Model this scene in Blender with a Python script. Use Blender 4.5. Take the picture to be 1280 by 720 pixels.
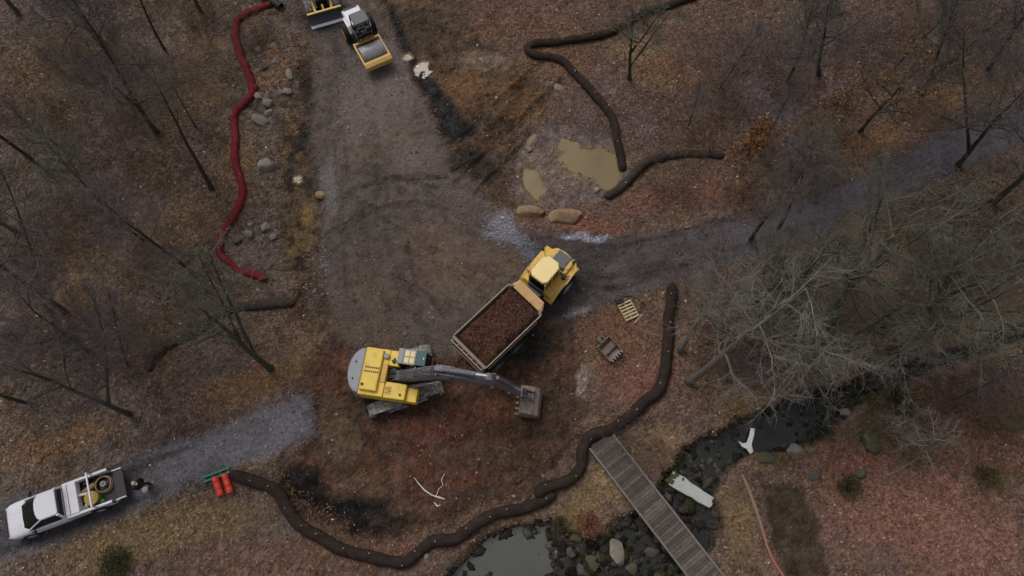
import bpy, bmesh, math, random
import numpy as np
from mathutils import Vector, Matrix, Euler

S = bpy.context.scene
for o in list(bpy.data.objects):
    bpy.data.objects.remove(o, do_unlink=True)
COL = S.collection
R = math.radians
rnd = random.Random(7)
nrg = np.random.default_rng(11)

# ---------------------------------------------------------------- camera
CAM_H, TILT, FPX = 42.0, R(20.0), 880.0
cd = bpy.data.cameras.new('camera')
cam = bpy.data.objects.new('camera', cd)
COL.objects.link(cam)
cam.location = (0, 0, CAM_H)
cam.rotation_euler = (TILT, 0, 0)
cd.sensor_width = 36.0
cd.lens = 36.0 * FPX / 1280.0
cd.clip_start = 0.5
cd.clip_end = 2000.0
S.camera = cam

# ---------------------------------------------------------------- sky, sun, exposure (overcast)
SUN_EL, SUN_AZ = R(56), R(-38)          # azimuth clockwise from +Y (image up)
w = bpy.data.worlds.new('World')
S.world = w
w.use_nodes = True
nt = w.node_tree
bg = nt.nodes['Background']
sky = nt.nodes.new('ShaderNodeTexSky')
sky.sky_type = 'NISHITA'
sky.sun_disc = False
sky.sun_elevation = SUN_EL
sky.sun_rotation = SUN_AZ
sky.dust_density = 4.0
sky.air_density = 1.0
hs = nt.nodes.new('ShaderNodeHueSaturation')
hs.inputs['Saturation'].default_value = 0.22
nt.links.new(sky.outputs[0], hs.inputs['Color'])
nt.links.new(hs.outputs[0], bg.inputs['Color'])
bg.inputs['Strength'].default_value = 0.10
sd = bpy.data.lights.new('sun', 'SUN')
sd.energy = 1.0
sd.angle = R(28)
sd.color = (1.0, 0.95, 0.9)
so = bpy.data.objects.new('sun', sd)
COL.objects.link(so)
so.location = (-20, 20, 60)
sdir = Vector((math.sin(SUN_AZ) * math.cos(SUN_EL), math.cos(SUN_AZ) * math.cos(SUN_EL), math.sin(SUN_EL)))
so.rotation_euler = sdir.to_track_quat('Z', 'Y').to_euler()
S.view_settings.view_transform = 'Standard'
S.view_settings.look = 'None'
S.view_settings.gamma = 1.0
S.view_settings.use_curve_mapping = False
S.view_settings.exposure = 0.0

# ---------------------------------------------------------------- helpers: pixels of the photograph (1280x720) to points
def P(px, py, z=0.0):
    x = (px - 640) / FPX
    v = (360 - py) / FPX
    t = (CAM_H - z) / (math.cos(TILT) - v * math.sin(TILT))
    return Vector((x * t, t * (v * math.cos(TILT) + math.sin(TILT)), z))

def pxscale(py):
    v = (360 - py) / FPX
    return FPX * (math.cos(TILT) - v * math.sin(TILT)) / CAM_H

# numpy noise
_tab = np.random.default_rng(3).random((256, 256))
def vnoise(x, y, seed=0):
    x = np.asarray(x, float) + seed * 17.31
    y = np.asarray(y, float) + seed * 9.17
    xi = np.floor(x).astype(int); yi = np.floor(y).astype(int)
    fx = x - xi; fy = y - yi
    fx = fx * fx * (3 - 2 * fx); fy = fy * fy * (3 - 2 * fy)
    a = _tab[xi & 255, yi & 255]; b = _tab[(xi + 1) & 255, yi & 255]
    c = _tab[xi & 255, (yi + 1) & 255]; d = _tab[(xi + 1) & 255, (yi + 1) & 255]
    return (a * (1 - fx) + b * fx) * (1 - fy) + (c * (1 - fx) + d * fx) * fy

def fbm(x, y, f=1.0, octs=4, seed=0):
    s = 0; amp = 0.5; tot = 0
    for i in range(octs):
        s = s + amp * vnoise(x * f, y * f, seed + i * 3 + 1); tot += amp
        amp *= 0.5; f *= 2.03
    return s / tot - 0.5

def sstep(a, b, x):
    t = np.clip((x - a) / (b - a), 0, 1)
    return t * t * (3 - 2 * t)

def poly_sdf(poly, X, Y):
    d = np.full(X.shape, 1e9); inside = np.zeros(X.shape, bool)
    n = len(poly)
    for i in range(n):
        x0, y0 = poly[i]; x1, y1 = poly[(i + 1) % n]
        ex, ey = x1 - x0, y1 - y0
        t = np.clip(((X - x0) * ex + (Y - y0) * ey) / (ex * ex + ey * ey + 1e-9), 0, 1)
        d = np.minimum(d, (X - x0 - t * ex) ** 2 + (Y - y0 - t * ey) ** 2)
        if abs(ey) > 1e-9:
            c = ((y0 > Y) != (y1 > Y)) & (X < ex * (Y - y0) / ey + x0)
            inside ^= c
    d = np.sqrt(d)
    return np.where(inside, -d, d)

def line_dist(pts, X, Y):
    d = np.full(X.shape, 1e9)
    for i in range(len(pts) - 1):
        x0, y0 = pts[i]; x1, y1 = pts[i + 1]
        ex, ey = x1 - x0, y1 - y0
        t = np.clip(((X - x0) * ex + (Y - y0) * ey) / (ex * ex + ey * ey + 1e-9), 0, 1)
        d = np.minimum(d, (X - x0 - t * ex) ** 2 + (Y - y0 - t * ey) ** 2)
    return np.sqrt(d)

def W2(pts):
    return [tuple(P(a, b)[:2]) for a, b in pts]

def catmull(pts, step=0.25):
    pts = [np.array(p, float) for p in pts]
    pts = [2 * pts[0] - pts[1]] + pts + [2 * pts[-1] - pts[-2]]
    out = []
    for i in range(1, len(pts) - 2):
        p0, p1, p2, p3 = pts[i - 1:i + 3]
        n = max(2, int(np.linalg.norm(p2 - p1) / step))
        for k in range(n):
            t = k / n
            out.append(0.5 * (2 * p1 + (p2 - p0) * t + (2 * p0 - 5 * p1 + 4 * p2 - p3) * t * t + (3 * p1 - p0 - 3 * p2 + p3) * t ** 3))
    out.append(pts[-2])
    return out

# ---------------------------------------------------------------- materials
MATS = {}
def mat(name, col, rough=0.6, metal=0.0, var=0.25, scale=6.0, bump=0.0, bscale=30.0, spec=0.5, dirt=None, dscale=2.0, damt=0.5, coat=0.0, world=False):
    if name in MATS: return MATS[name]
    m = bpy.data.materials.new(name); m.use_nodes = True
    t = m.node_tree; N = t.nodes; L = t.links
    b = N['Principled BSDF']
    b.inputs['Roughness'].default_value = rough
    b.inputs['Metallic'].default_value = metal
    b.inputs['Specular IOR Level'].default_value = spec
    if coat: b.inputs['Coat Weight'].default_value = coat
    tc = N.new('ShaderNodeTexCoord')
    OC = N.new('ShaderNodeNewGeometry').outputs['Position'] if world else tc.outputs['Object']
    n1 = N.new('ShaderNodeTexNoise'); n1.inputs['Scale'].default_value = scale
    n1.inputs['Detail'].default_value = 6; n1.inputs['Roughness'].default_value = 0.65
    L.new(OC, n1.inputs['Vector'])
    rp = N.new('ShaderNodeMapRange')
    rp.inputs[1].default_value = 0.25; rp.inputs[2].default_value = 0.75
    rp.inputs[3].default_value = 1 - var; rp.inputs[4].default_value = 1 + var
    L.new(n1.outputs['Fac'], rp.inputs[0])
    mx = N.new('ShaderNodeMix'); mx.data_type = 'RGBA'; mx.blend_type = 'MULTIPLY'
    mx.inputs[0].default_value = 1.0
    mx.inputs[6].default_value = (*col, 1)
    L.new(rp.outputs[0], mx.inputs[7])
    out = mx.outputs[2]
    if dirt is not None:
        n2 = N.new('ShaderNodeTexNoise'); n2.inputs['Scale'].default_value = dscale
        n2.inputs['Detail'].default_value = 8; n2.inputs['Roughness'].default_value = 0.7
        L.new(OC, n2.inputs['Vector'])
        r2 = N.new('ShaderNodeMapRange'); r2.inputs[1].default_value = 0.62 - 0.3 * damt; r2.inputs[2].default_value = 0.78 - 0.2 * damt
        r2.inputs[3].default_value = 0.0; r2.inputs[4].default_value = min(1.0, 0.55 + damt * 0.4)
        L.new(n2.outputs['Fac'], r2.inputs[0])
        m2 = N.new('ShaderNodeMix'); m2.data_type = 'RGBA'
        L.new(r2.outputs[0], m2.inputs[0]); L.new(out, m2.inputs[6]); m2.inputs[7].default_value = (*dirt, 1)
        out = m2.outputs[2]
    L.new(out, b.inputs['Base Color'])
    if bump:
        n3 = N.new('ShaderNodeTexNoise'); n3.inputs['Scale'].default_value = bscale; n3.inputs['Detail'].default_value = 5
        L.new(OC, n3.inputs['Vector'])
        bp = N.new('ShaderNodeBump'); bp.inputs['Strength'].default_value = bump; bp.inputs['Distance'].default_value = 0.05
        L.new(n3.outputs['Fac'], bp.inputs['Height']); L.new(bp.outputs[0], b.inputs['Normal'])
    MATS[name] = m
    return m

def attr_mat(name, rough=0.85, attr='Col', vscale=8.0, var=0.35, bump=0.5, bscale=6.0, wet=False, trans=False):
    m = bpy.data.materials.new(name); m.use_nodes = True
    t = m.node_tree; N = t.nodes; L = t.links
    b = N['Principled BSDF']; b.inputs['Roughness'].default_value = rough
    b.inputs['Specular IOR Level'].default_value = 0.12
    a = N.new('ShaderNodeAttribute'); a.attribute_name = attr
    tc = N.new('ShaderNodeTexCoord')
    out = a.outputs['Color']
    if var:
        last = out
        for sc, vv in ((vscale, var), (vscale * 3.7, var * 0.9)):
            n1 = N.new('ShaderNodeTexNoise'); n1.inputs['Scale'].default_value = sc
            n1.inputs['Detail'].default_value = 5; n1.inputs['Roughness'].default_value = 0.7
            L.new(tc.outputs['Object'], n1.inputs['Vector'])
            rp = N.new('ShaderNodeMapRange'); rp.inputs[1].default_value = 0.28; rp.inputs[2].default_value = 0.72
            rp.inputs[3].default_value = 1 - vv; rp.inputs[4].default_value = 1 + vv
            L.new(n1.outputs['Fac'], rp.inputs[0])
            mx = N.new('ShaderNodeMix'); mx.data_type = 'RGBA'; mx.blend_type = 'MULTIPLY'; mx.inputs[0].default_value = 1
            L.new(last, mx.inputs[6]); L.new(rp.outputs[0], mx.inputs[7]); last = mx.outputs[2]
        out = last
    L.new(out, b.inputs['Base Color'])
    if wet:
        aw = N.new('ShaderNodeAttribute'); aw.attribute_name = 'wet'
        nz = N.new('ShaderNodeTexNoise'); nz.inputs['Scale'].default_value = 1.3; nz.inputs['Detail'].default_value = 6
        L.new(tc.outputs['Object'], nz.inputs['Vector'])
        mu = N.new('ShaderNodeMath'); mu.operation = 'MULTIPLY'
        r3 = N.new('ShaderNodeMapRange'); r3.inputs[1].default_value = 0.38; r3.inputs[2].default_value = 0.62
        L.new(nz.outputs['Fac'], r3.inputs[0])
        L.new(aw.outputs['Fac'], mu.inputs[0]); L.new(r3.outputs[0], mu.inputs[1])
        r4 = N.new('ShaderNodeMapRange'); r4.inputs[3].default_value = 0.92; r4.inputs[4].default_value = 0.42
        L.new(mu.outputs[0], r4.inputs[0]); L.new(r4.outputs[0], b.inputs['Roughness'])
        r5 = N.new('ShaderNodeMapRange'); r5.inputs[3].default_value = 0.08; r5.inputs[4].default_value = 0.35
        L.new(mu.outputs[0], r5.inputs[0]); L.new(r5.outputs[0], b.inputs['Specular IOR Level'])
    if bump:
        n3 = N.new('ShaderNodeTexNoise'); n3.inputs['Scale'].default_value = bscale; n3.inputs['Detail'].default_value = 8
        n3.inputs['Roughness'].default_value = 0.7
        L.new(tc.outputs['Object'], n3.inputs['Vector'])
        bp = N.new('ShaderNodeBump'); bp.inputs['Strength'].default_value = bump; bp.inputs['Distance'].default_value = 0.12
        L.new(n3.outputs['Fac'], bp.inputs['Height']); L.new(bp.outputs[0], b.inputs['Normal'])
    MATS[name] = m
    return m

MUD = (0.055, 0.038, 0.028)
M_yel = mat('machine_yellow', (0.76, 0.52, 0.055), 0.42, var=0.10, scale=2.5, dirt=(0.30, 0.21, 0.07), dscale=1.6, damt=0.25)
M_yel2 = mat('truck_yellow', (0.70, 0.44, 0.085), 0.42, var=0.12, scale=2.5, dirt=(0.24, 0.16, 0.06), dscale=2.2, damt=0.35)
M_roll = mat('roller_yellow', (0.66, 0.41, 0.12), 0.45, var=0.12, scale=2.5, dirt=(0.30, 0.19, 0.09), dscale=2.2, damt=0.3)
M_roof = mat('roof_yellow', (0.88, 0.68, 0.30), 0.38, var=0.05, scale=2.0)
M_peach = mat('faded_orange', (0.70, 0.42, 0.19), 0.55, var=0.15, scale=3.0, dirt=(0.25, 0.15, 0.08), damt=0.2)
M_cw = mat('counterweight_grey', (0.27, 0.28, 0.31), 0.5, var=0.12, scale=2.0, dirt=(0.14, 0.13, 0.13), damt=0.2)
M_boom = mat('boom_grey', (0.15, 0.14, 0.165), 0.38, var=0.35, scale=3.0, dirt=(0.32, 0.30, 0.30), dscale=3.5, damt=0.3)
M_dark = mat('dark_machinery', (0.014, 0.013, 0.013), 0.55, var=0.4, scale=9.0, dirt=(0.05, 0.04, 0.033), damt=0.3)
M_grey = mat('panel_grey', (0.105, 0.10, 0.11), 0.5, var=0.12, scale=3.0)
M_dgrey = mat('canopy_grey', (0.085, 0.082, 0.10), 0.5, var=0.12, scale=3.0)
M_chrome = mat('chrome_rod', (0.75, 0.75, 0.78), 0.25, metal=0.6, var=0.05)
M_steel = mat('worn_steel', (0.20, 0.185, 0.18), 0.42, metal=0.35, var=0.35, scale=5.0, dirt=(0.09, 0.06, 0.045), damt=0.4)
M_drum = mat('drum_steel', (0.36, 0.345, 0.36), 0.45, metal=0.1, var=0.3, scale=4.0, dirt=(0.11, 0.095, 0.09), dscale=4.0, damt=0.5)
M_shoe = mat('track_shoe_steel', (0.42, 0.39, 0.37), 0.6, metal=0.0, var=0.8, scale=9.0, dirt=(0.045, 0.035, 0.03), dscale=5.0, damt=0.75, world=True)
M_bucket = mat('muddy_bucket_steel', (0.23, 0.175, 0.145), 0.6, var=0.35, scale=5.0, dirt=(0.08, 0.05, 0.035), dscale=3.0, damt=0.5, bump=0.3)
M_bed = mat('dump_body_worn', (0.20, 0.14, 0.105), 0.6, var=0.35, scale=5.0, dirt=(0.075, 0.05, 0.036), dscale=2.2, damt=0.6, bump=0.2)
M_rim = mat('worn_rim_edge', (0.30, 0.235, 0.18), 0.5, var=0.25, scale=6.0, dirt=(0.14, 0.09, 0.06), dscale=3.0, damt=0.3)
M_tyre = mat('tyre_rubber', (0.018, 0.017, 0.017), 0.8, var=0.3, scale=8.0, dirt=MUD, dscale=4.0, damt=0.5, bump=0.3)
M_glass = mat('dark_glass', (0.008, 0.012, 0.013), 0.06, var=0.05, spec=0.4)
M_teal = mat('teal_glass', (0.02, 0.085, 0.085), 0.1, var=0.1, spec=0.7)
M_white = mat('white_paint', (0.72, 0.70, 0.76), 0.3, var=0.04, scale=1.5, dirt=(0.45, 0.43, 0.44), dscale=1.0, damt=0.1, coat=0.4)
M_silver = mat('silver_hub', (0.55, 0.55, 0.58), 0.35, metal=0.5, var=0.1)
M_cream = mat('roof_hatch_cream', (0.78, 0.60, 0.26), 0.4, var=0.05)
M_redl = mat('tail_light_red', (0.22, 0.02, 0.04), 0.25, var=0.1)
M_orange = mat('orange_deck', (0.60, 0.33, 0.07), 0.5, var=0.1, scale=3.0)
# ---------------------------------------------------------------- mesh builder
SPLIT = set('headlight mirror side_mirror tail_light bucket_side bucket_tooth bucket_ear canopy_post side_rib mudguard lifting_eye boot cylinder_rod boom_cylinder hydraulic_hose vent_slot warning_mark roof_hatch cab_pillar pillar bed_rail drum_scraper push_arm boom_hose arm_hose hose_clamp side_plate mounting_ear tailgate_edge seat guard_rail body_rim tailgate_frame hood_crease moss_patch'.split())
class MB:
    def loose(s):
        par = list(range(len(s.v)))
        def find(a):
            while par[a] != a: par[a] = par[par[a]]; a = par[a]
            return a
        for f in s.f:
            r = find(f[0])
            for i in f[1:]: par[find(i)] = r
        g = {}
        for f in s.f: g.setdefault(find(f[0]), []).append(f)
        out = []
        for fs in g.values():
            ids = sorted({i for f in fs for i in f}); mp = {k: n for n, k in enumerate(ids)}
            c = MB(); c.v = [s.v[i] for i in ids]; c.f = [tuple(mp[i] for i in f) for f in fs]; out.append(c)
        return out
    def __init__(s): s.v = []; s.f = []
    def add(s, verts, faces):
        o = len(s.v); s.v += [tuple(x) for x in verts]; s.f += [tuple(o + i for i in f) for f in faces]; return s
    def box(s, c, d, rot=None, top=(1, 1)):
        x, y, z = d[0] / 2, d[1] / 2, d[2] / 2
        vs = []
        for sz in (-1, 1):
            k = (1, 1) if sz < 0 else top
            for sx, sy in ((-1, -1), (1, -1), (1, 1), (-1, 1)):
                vs.append(Vector((sx * x * k[0], sy * y * k[1], sz * z)))
        if rot is not None:
            m = Euler(rot).to_matrix(); vs = [m @ q for q in vs]
        vs = [q + Vector(c) for q in vs]
        return s.add(vs, [(3, 2, 1, 0), (4, 5, 6, 7), (0, 1, 5, 4), (1, 2, 6, 5), (2, 3, 7, 6), (3, 0, 4, 7)])
    def bx(s, x0, x1, y0, y1, z0, z1):
        return s.box(((x0 + x1) / 2, (y0 + y1) / 2, (z0 + z1) / 2), (x1 - x0, y1 - y0, z1 - z0))
    def prism(s, pts, y0, y1):          # side profile (x,z) extruded along y
        n = len(pts)
        a = sum(pts[i][0] * pts[(i + 1) % n][1] - pts[(i + 1) % n][0] * pts[i][1] for i in range(n))
        if a < 0: pts = pts[::-1]
        vs = [(x, y0, z) for x, z in pts] + [(x, y1, z) for x, z in pts]
        fs = [tuple(range(n)), tuple(range(2 * n - 1, n - 1, -1))] + [(i, n + i, n + (i + 1) % n, (i + 1) % n) for i in range(n)]
        return s.add(vs, fs)
    def prismz(s, pts, z0, z1, top=None):
        n = len(pts)
        a = sum(pts[i][0] * pts[(i + 1) % n][1] - pts[(i + 1) % n][0] * pts[i][1] for i in range(n))
        if a < 0:
            pts = pts[::-1]
            if top: top = top[::-1]
        tp = top or pts
        vs = [(x, y, z0) for x, y in pts] + [(x, y, z1) for x, y in tp]
        fs = [tuple(range(n - 1, -1, -1)), tuple(range(n, 2 * n))] + [(i, (i + 1) % n, n + (i + 1) % n, n + i) for i in range(n)]
        return s.add(vs, fs)
    def tube(s, pts, rad, n=8, cap=True, flat=1.0):
        pts = [Vector(p) for p in pts]
        if not hasattr(rad, '__len__'): rad = [rad] * len(pts)
        vs = []; fs = []; k = len(pts)
        up = Vector((0, 0, 1))
        for i, p in enumerate(pts):
            d = (pts[min(i + 1, k - 1)] - pts[max(i - 1, 0)])
            if d.length < 1e-9: d = Vector((0, 0, 1))
            d.normalize()
            u = up if abs(d.dot(up)) < 0.93 else Vector((1, 0, 0))
            a = d.cross(u).normalized(); b = a.cross(d).normalized()
            for j in range(n):
                t = 2 * math.pi * j / n
                vs.append(p + (a * math.cos(t) + b * (math.sin(t) * flat)) * rad[i])
        for i in range(k - 1):
            for j in range(n):
                q = (j + 1) % n
                fs.append((i * n + j, i * n + q, (i + 1) * n + q, (i + 1) * n + j))
        if cap:
            fs.append(tuple(range(n - 1, -1, -1))); fs.append(tuple(range((k - 1) * n, k * n)))
        return s.add(vs, fs)
    def cyl(s, a, b, r, n=12): return s.tube([a, b], r, n)
    def lathe(s, prof, c, axis='y', n=24):   # prof: (radius, along)
        vs = []; fs = []; k = len(prof)
        for r, h in prof:
            for j in range(n):
                t = 2 * math.pi * j / n; p, q = r * math.cos(t), r * math.sin(t)
                v = {'y': (p, h, q), 'z': (p, q, h), 'x': (h, p, q)}[axis]
                vs.append((v[0] + c[0], v[1] + c[1], v[2] + c[2]))
        for i in range(k - 1):
            for j in range(n):
                q = (j + 1) % n
                fs.append((i * n + j, (i + 1) * n + j, (i + 1) * n + q, i * n + q))
        return s.add(vs, fs)
    def torus(s, c, R0, r, n=28, m=8, axis='z', sq=1.0):
        prof = [(R0 + r * math.cos(2 * math.pi * i / m), sq * r * math.sin(2 * math.pi * i / m)) for i in range(m + 1)]
        return s.lathe(prof, c, axis, n)
    def loft(s, secs, cap=True):
        n = len(secs[0]); vs = [p for q in secs for p in q]; fs = []
        for i in range(len(secs) - 1):
            for j in range(n - 1):
                fs.append((i * n + j, i * n + j + 1, (i + 1) * n + j + 1, (i + 1) * n + j))
            fs.append((i * n + n - 1, i * n, (i + 1) * n, (i + 1) * n + n - 1))
        if cap:
            fs.append(tuple(range(n - 1, -1, -1))); fs.append(tuple(range((len(secs) - 1) * n, len(secs) * n)))
        return s.add(vs, fs)
    def build(s, name, m, parent=None, bevel=0, smooth=False, xf=None, segs=2, angle=35):
        if parent is not None and name in SPLIT:
            cs = s.loose()
            if len(cs) > 1:
                return [c.build('\0' + name, m, parent, bevel, smooth, xf, segs, angle) for c in cs][0]
        name = name.lstrip('\0')
        me = bpy.data.meshes.new(name)
        vs = [xf @ Vector(v) for v in s.v] if xf is not None else s.v
        me.from_pydata(vs, [], s.f)
        bm = bmesh.new(); bm.from_mesh(me); bmesh.ops.recalc_face_normals(bm, faces=bm.faces); bm.to_mesh(me); bm.free()
        me.materials.append(m)
        if smooth:
            me.polygons.foreach_set('use_smooth', [True] * len(me.polygons))
            try: me.set_sharp_from_angle(angle=R(45))
            except Exception: pass
        o = bpy.data.objects.new(name, me); COL.objects.link(o)
        if parent is not None: o.parent = parent
        if bevel:
            b = o.modifiers.new('bevel', 'BEVEL'); b.width = bevel; b.segments = segs; b.limit_method = 'ANGLE'; b.angle_limit = R(angle)
        return o

def tag(o, label=None, cat=None, group=None, kind=None):
    if label: o['label'] = label
    if cat: o['category'] = cat
    if group: o['group'] = group
    if kind: o['kind'] = kind
    return o

def empty(name, loc=(0, 0, 0), rz=0.0):
    o = bpy.data.objects.new(name, None); COL.objects.link(o)
    o.location = loc; o.rotation_euler = (0, 0, rz); o.empty_display_size = 0.3
    return o

def share(name, me, parent, loc=(0, 0, 0), rot=(0, 0, 0), sc=(1, 1, 1)):
    o = bpy.data.objects.new(name, me); COL.objects.link(o); o.parent = parent
    o.location = loc; o.rotation_euler = rot; o.scale = sc
    return o

def fast_mesh(name, V, F, m, cols=None, smooth=False):
    me = bpy.data.meshes.new(name)
    V = np.asarray(V, np.float32); F = np.asarray(F, np.int32)
    k = F.shape[1]
    me.vertices.add(len(V)); me.vertices.foreach_set('co', V.ravel())
    me.loops.add(F.size); me.loops.foreach_set('vertex_index', F.ravel())
    me.polygons.add(len(F)); me.polygons.foreach_set('loop_start', np.arange(0, F.size, k, dtype=np.int32))
    me.update(calc_edges=True)
    if smooth: me.polygons.foreach_set('use_smooth', np.ones(len(F), bool))
    if cols is not None:
        ca = me.color_attributes.new('Col', 'FLOAT_COLOR', 'POINT')
        c4 = np.ones((len(V), 4), np.float32); c4[:, :3] = cols
        ca.data.foreach_set('color', c4.ravel())
    me.materials.append(m)
    o = bpy.data.objects.new(name, me); COL.objects.link(o)
    return o

# ---------------------------------------------------------------- ground: soil kinds laid out on a fine grid
GX0, GX1, GY0, GY1, GS = -46.0, 46.0, -9.0, 47.0, 0.125
nx = int((GX1 - GX0) / GS) + 1; ny = int((GY1 - GY0) / GS) + 1
gx = np.linspace(GX0, GX1, nx); gy = np.linspace(GY0, GY1, ny)
X, Y = np.meshgrid(gx, gy)
wx = X + 1.1 * fbm(X, Y, 0.45, 4, 1) + 0.5 * fbm(X, Y, 2.2, 3, 2)
wy = Y + 1.1 * fbm(X, Y, 0.45, 4, 5) + 0.5 * fbm(X, Y, 2.2, 3, 6)
sx = X + 0.8 * fbm(X, Y, 0.7, 5, 1); sy = Y + 0.8 * fbm(X, Y, 0.7, 5, 5)

def pm(pts, soft=0.5, tight=False):
    d = poly_sdf(W2(pts), sx if tight else wx, sy if tight else wy)
    return 1 - sstep(-soft, soft, d)

def blob(px, py, rx, ry, ang=0, soft=0.6):
    c = P(px, py); s = pxscale(py)
    a = R(ang); dx = wx - c.x; dy = wy - c.y
    u = (dx * math.cos(a) + dy * math.sin(a)) / (rx / s); v = (-dx * math.sin(a) + dy * math.cos(a)) / (ry / s)
    r = np.sqrt(u * u + v * v) + 0.5 * fbm(X, Y, 1.1, 3, int(px) % 17)
    return 1 - sstep(1 - soft, 1 + soft * 0.4, r)

road_top = pm([(330, -160), (372, 0), (388, 60), (380, 130), (392, 200), (400, 260), (405, 340), (412, 400), (440, 440), (560, 445), (640, 405), (700, 402), (716, 385), (705, 300), (660, 292), (625, 265), (590, 225), (555, 172), (520, 100), (490, 45), (470, 0), (440, -160)], 0.45, True)
road_right = pm([(660, 292), (760, 300), (850, 286), (950, 270), (1060, 228), (1150, 183), (1213, 152), (1340, 100), (1340, 158), (1215, 206), (1090, 264), (960, 318), (860, 347), (800, 366), (712, 402), (660, 400)], 0.45, True)
road_left = pm([(-160, 695), (0, 632), (150, 582), (300, 527), (383, 492), (398, 545), (330, 575), (270, 592), (200, 625), (100, 666), (0, 702), (-160, 762)], 0.4, True)
pit = pm([(390, 445), (415, 420), (560, 430), (650, 395), (715, 400), (722, 440), (738, 500), (728, 545), (690, 590), (650, 618), (580, 640), (500, 672), (440, 662), (395, 625), (352, 590), (395, 548), (385, 480)], 0.5)
ditch = pm([(352, 150), (398, 160), (404, 300), (418, 410), (398, 420), (372, 370), (355, 330), (350, 250)], 0.4)
churn = pm([(465, 0), (560, -20), (600, 50), (660, 85), (690, 120), (650, 165), (640, 258), (612, 252), (555, 172), (500, 60)], 0.6)
wetzone = pm([(640, 195), (688, 148), (760, 165), (785, 200), (775, 238), (735, 256), (660, 262), (640, 240)], 0.5)
stream = pm([(540, 830), (565, 712), (600, 680), (648, 655), (700, 660), (760, 668), (800, 635), (832, 590), (868, 548), (930, 520), (1000, 490), (1050, 475), (1110, 462), (1200, 432), (1340, 385), (1340, 402), (1200, 450), (1120, 480), (1062, 508), (1005, 555), (955, 568), (912, 588), (890, 622), (905, 660), (885, 700), (840, 740), (760, 830)], 0.55)
darkbr = pm([(950, 600), (1000, 615), (1015, 640), (1045, 740), (985, 740), (960, 670)], 0.25, True)
brk = pm([(476, 0), (492, 15), (515, 70), (540, 95), (572, 140), (596, 165), (572, 182), (552, 166), (524, 105), (500, 60)], 0.3, True)
road = np.clip(np.maximum(np.maximum(road_top, road_right), road_left), 0, 1)
bare = np.clip(np.maximum.reduce([road, pit, ditch * 0.9, churn * 0.95, wetzone, darkbr]), 0, 1)
puds = np.maximum.reduce([blob(735, 200, 40, 22, -8, 0.3), blob(708, 180, 18, 9, 0, 0.3), blob(668, 228, 13, 27, 12, 0.3), blob(757, 218, 19, 16, 0, 0.3)])
smallpud = np.maximum.reduce([blob(505, 72, 9, 9, 0, 0.3), blob(526, 84, 12, 8, 40, 0.3), blob(370, 226, 6, 8, 0, 0.3)])

# height
n_big = fbm(X, Y, 0.12, 3, 8); n_mid = fbm(X, Y, 0.7, 4, 9); n_fine = fbm(X, Y, 3.0, 3, 10)
Z = 0.5 * n_big * (1 - road) + 0.22 * n_mid * (1 - 0.8 * road) + 0.14 * n_fine * (1 - 0.75 * road)
Z += (0.6 * np.abs(fbm(X, Y, 1.1, 4, 12)) + 0.22 * np.maximum(0, fbm(X, Y, 2.6, 3, 13))) * np.clip(pit + churn + .6 * ditch - .8 * road, 0, 1)
Z -= ditch * 0.25
for a in ((542, 640, 40, 20, 0.35), (640, 560, 50, 25, 0.25), (350, 90, 28, 60, 0.45), (470, 575, 60, 30, 0.12), (600, 130, 50, 30, 0.3), (700, 450, 20, 30, 0.25), (430, 640, 40, 25, -0.25), (830, 520, 40, 20, 0.1)):
    Z += blob(a[0], a[1], a[2], a[3], 0, 0.9) * a[4]
stw = sstep(0.0, 1.0, stream)
shoal = blob(745, 692, 62, 40, 0, 0.7)
stones = np.maximum(0, fbm(X, Y, 1.25, 3, 91) - 0.02)
Z = Z * (1 - 0.7 * stw) - 1.0 * stw + stw * (2.1 * stones * (1 - 0.8 * blob(970, 535, 60, 25, 20, .6)) * (1 - blob(640, 695, 60, 30, 0, .6))) + stw * shoal * (0.30 + .5 * fbm(X, Y, 1.0, 3, 92)) + stw * (0.50 * blob(703, 695, 15, 55, 0, .7))
Z = Z * (1 - 0.75 * wetzone) - 0.10 * wetzone + wetzone * 0.05 * n_fine
Z -= 0.16 * puds + 0.0
sz_ = smallpud
Z = Z * (1 - sz_) + sz_ * (-0.10)

def sample(A, x, y):
    fx = np.clip((np.asarray(x, float) - GX0) / GS, 0, nx - 1.001); fy = np.clip((np.asarray(y, float) - GY0) / GS, 0, ny - 1.001)
    i = fx.astype(int); j = fy.astype(int); a = fx - i; b = fy - j
    return (A[j, i] * (1 - a) + A[j, i + 1] * a) * (1 - b) + (A[j + 1, i] * (1 - a) + A[j + 1, i + 1] * a) * b

# wheel and track ruts pressed into the soil
rut = np.zeros(X.shape); rutb = np.zeros(X.shape)
def ruts(pts, gauge, wdt, depth, tread=0.0):
    global rut, Z
    c = [np.array(q) for q in catmull(W2(pts), 0.5)]
    for sgn in (-1, 1):
        off = []
        for i in range(len(c)):
            d = c[min(i + 1, len(c) - 1)] - c[max(i - 1, 0)]; d = d / (np.linalg.norm(d) + 1e-9)
            off.append(tuple(c[i] + sgn * gauge / 2 * np.array([-d[1], d[0]])))
        d = line_dist(off, X + 0.06 * fbm(X, Y, 1.5, 3, 20), Y + 0.06 * fbm(X, Y, 1.5, 3, 21))
        m = (1 - sstep(wdt * 0.35, wdt * 0.6, d)) * (0.35 + 1.3 * np.clip(0.5 + fbm(X, Y, 0.35, 3, 22 + int(pts[0][0])), 0, 1))
        m = np.clip(m, 0, 1)
        rim = np.exp(-((d - wdt * 0.72) / (wdt * 0.18)) ** 2)
        rut = np.maximum(rut, m)
        Z += -depth * m + depth * 0.5 * rim * (0.5 + fbm(X, Y, 0.5, 2, 23))
ruts([(432, 100), (455, 200), (452, 300), (470, 430)], 2.1, 0.4, 0.04)
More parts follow.
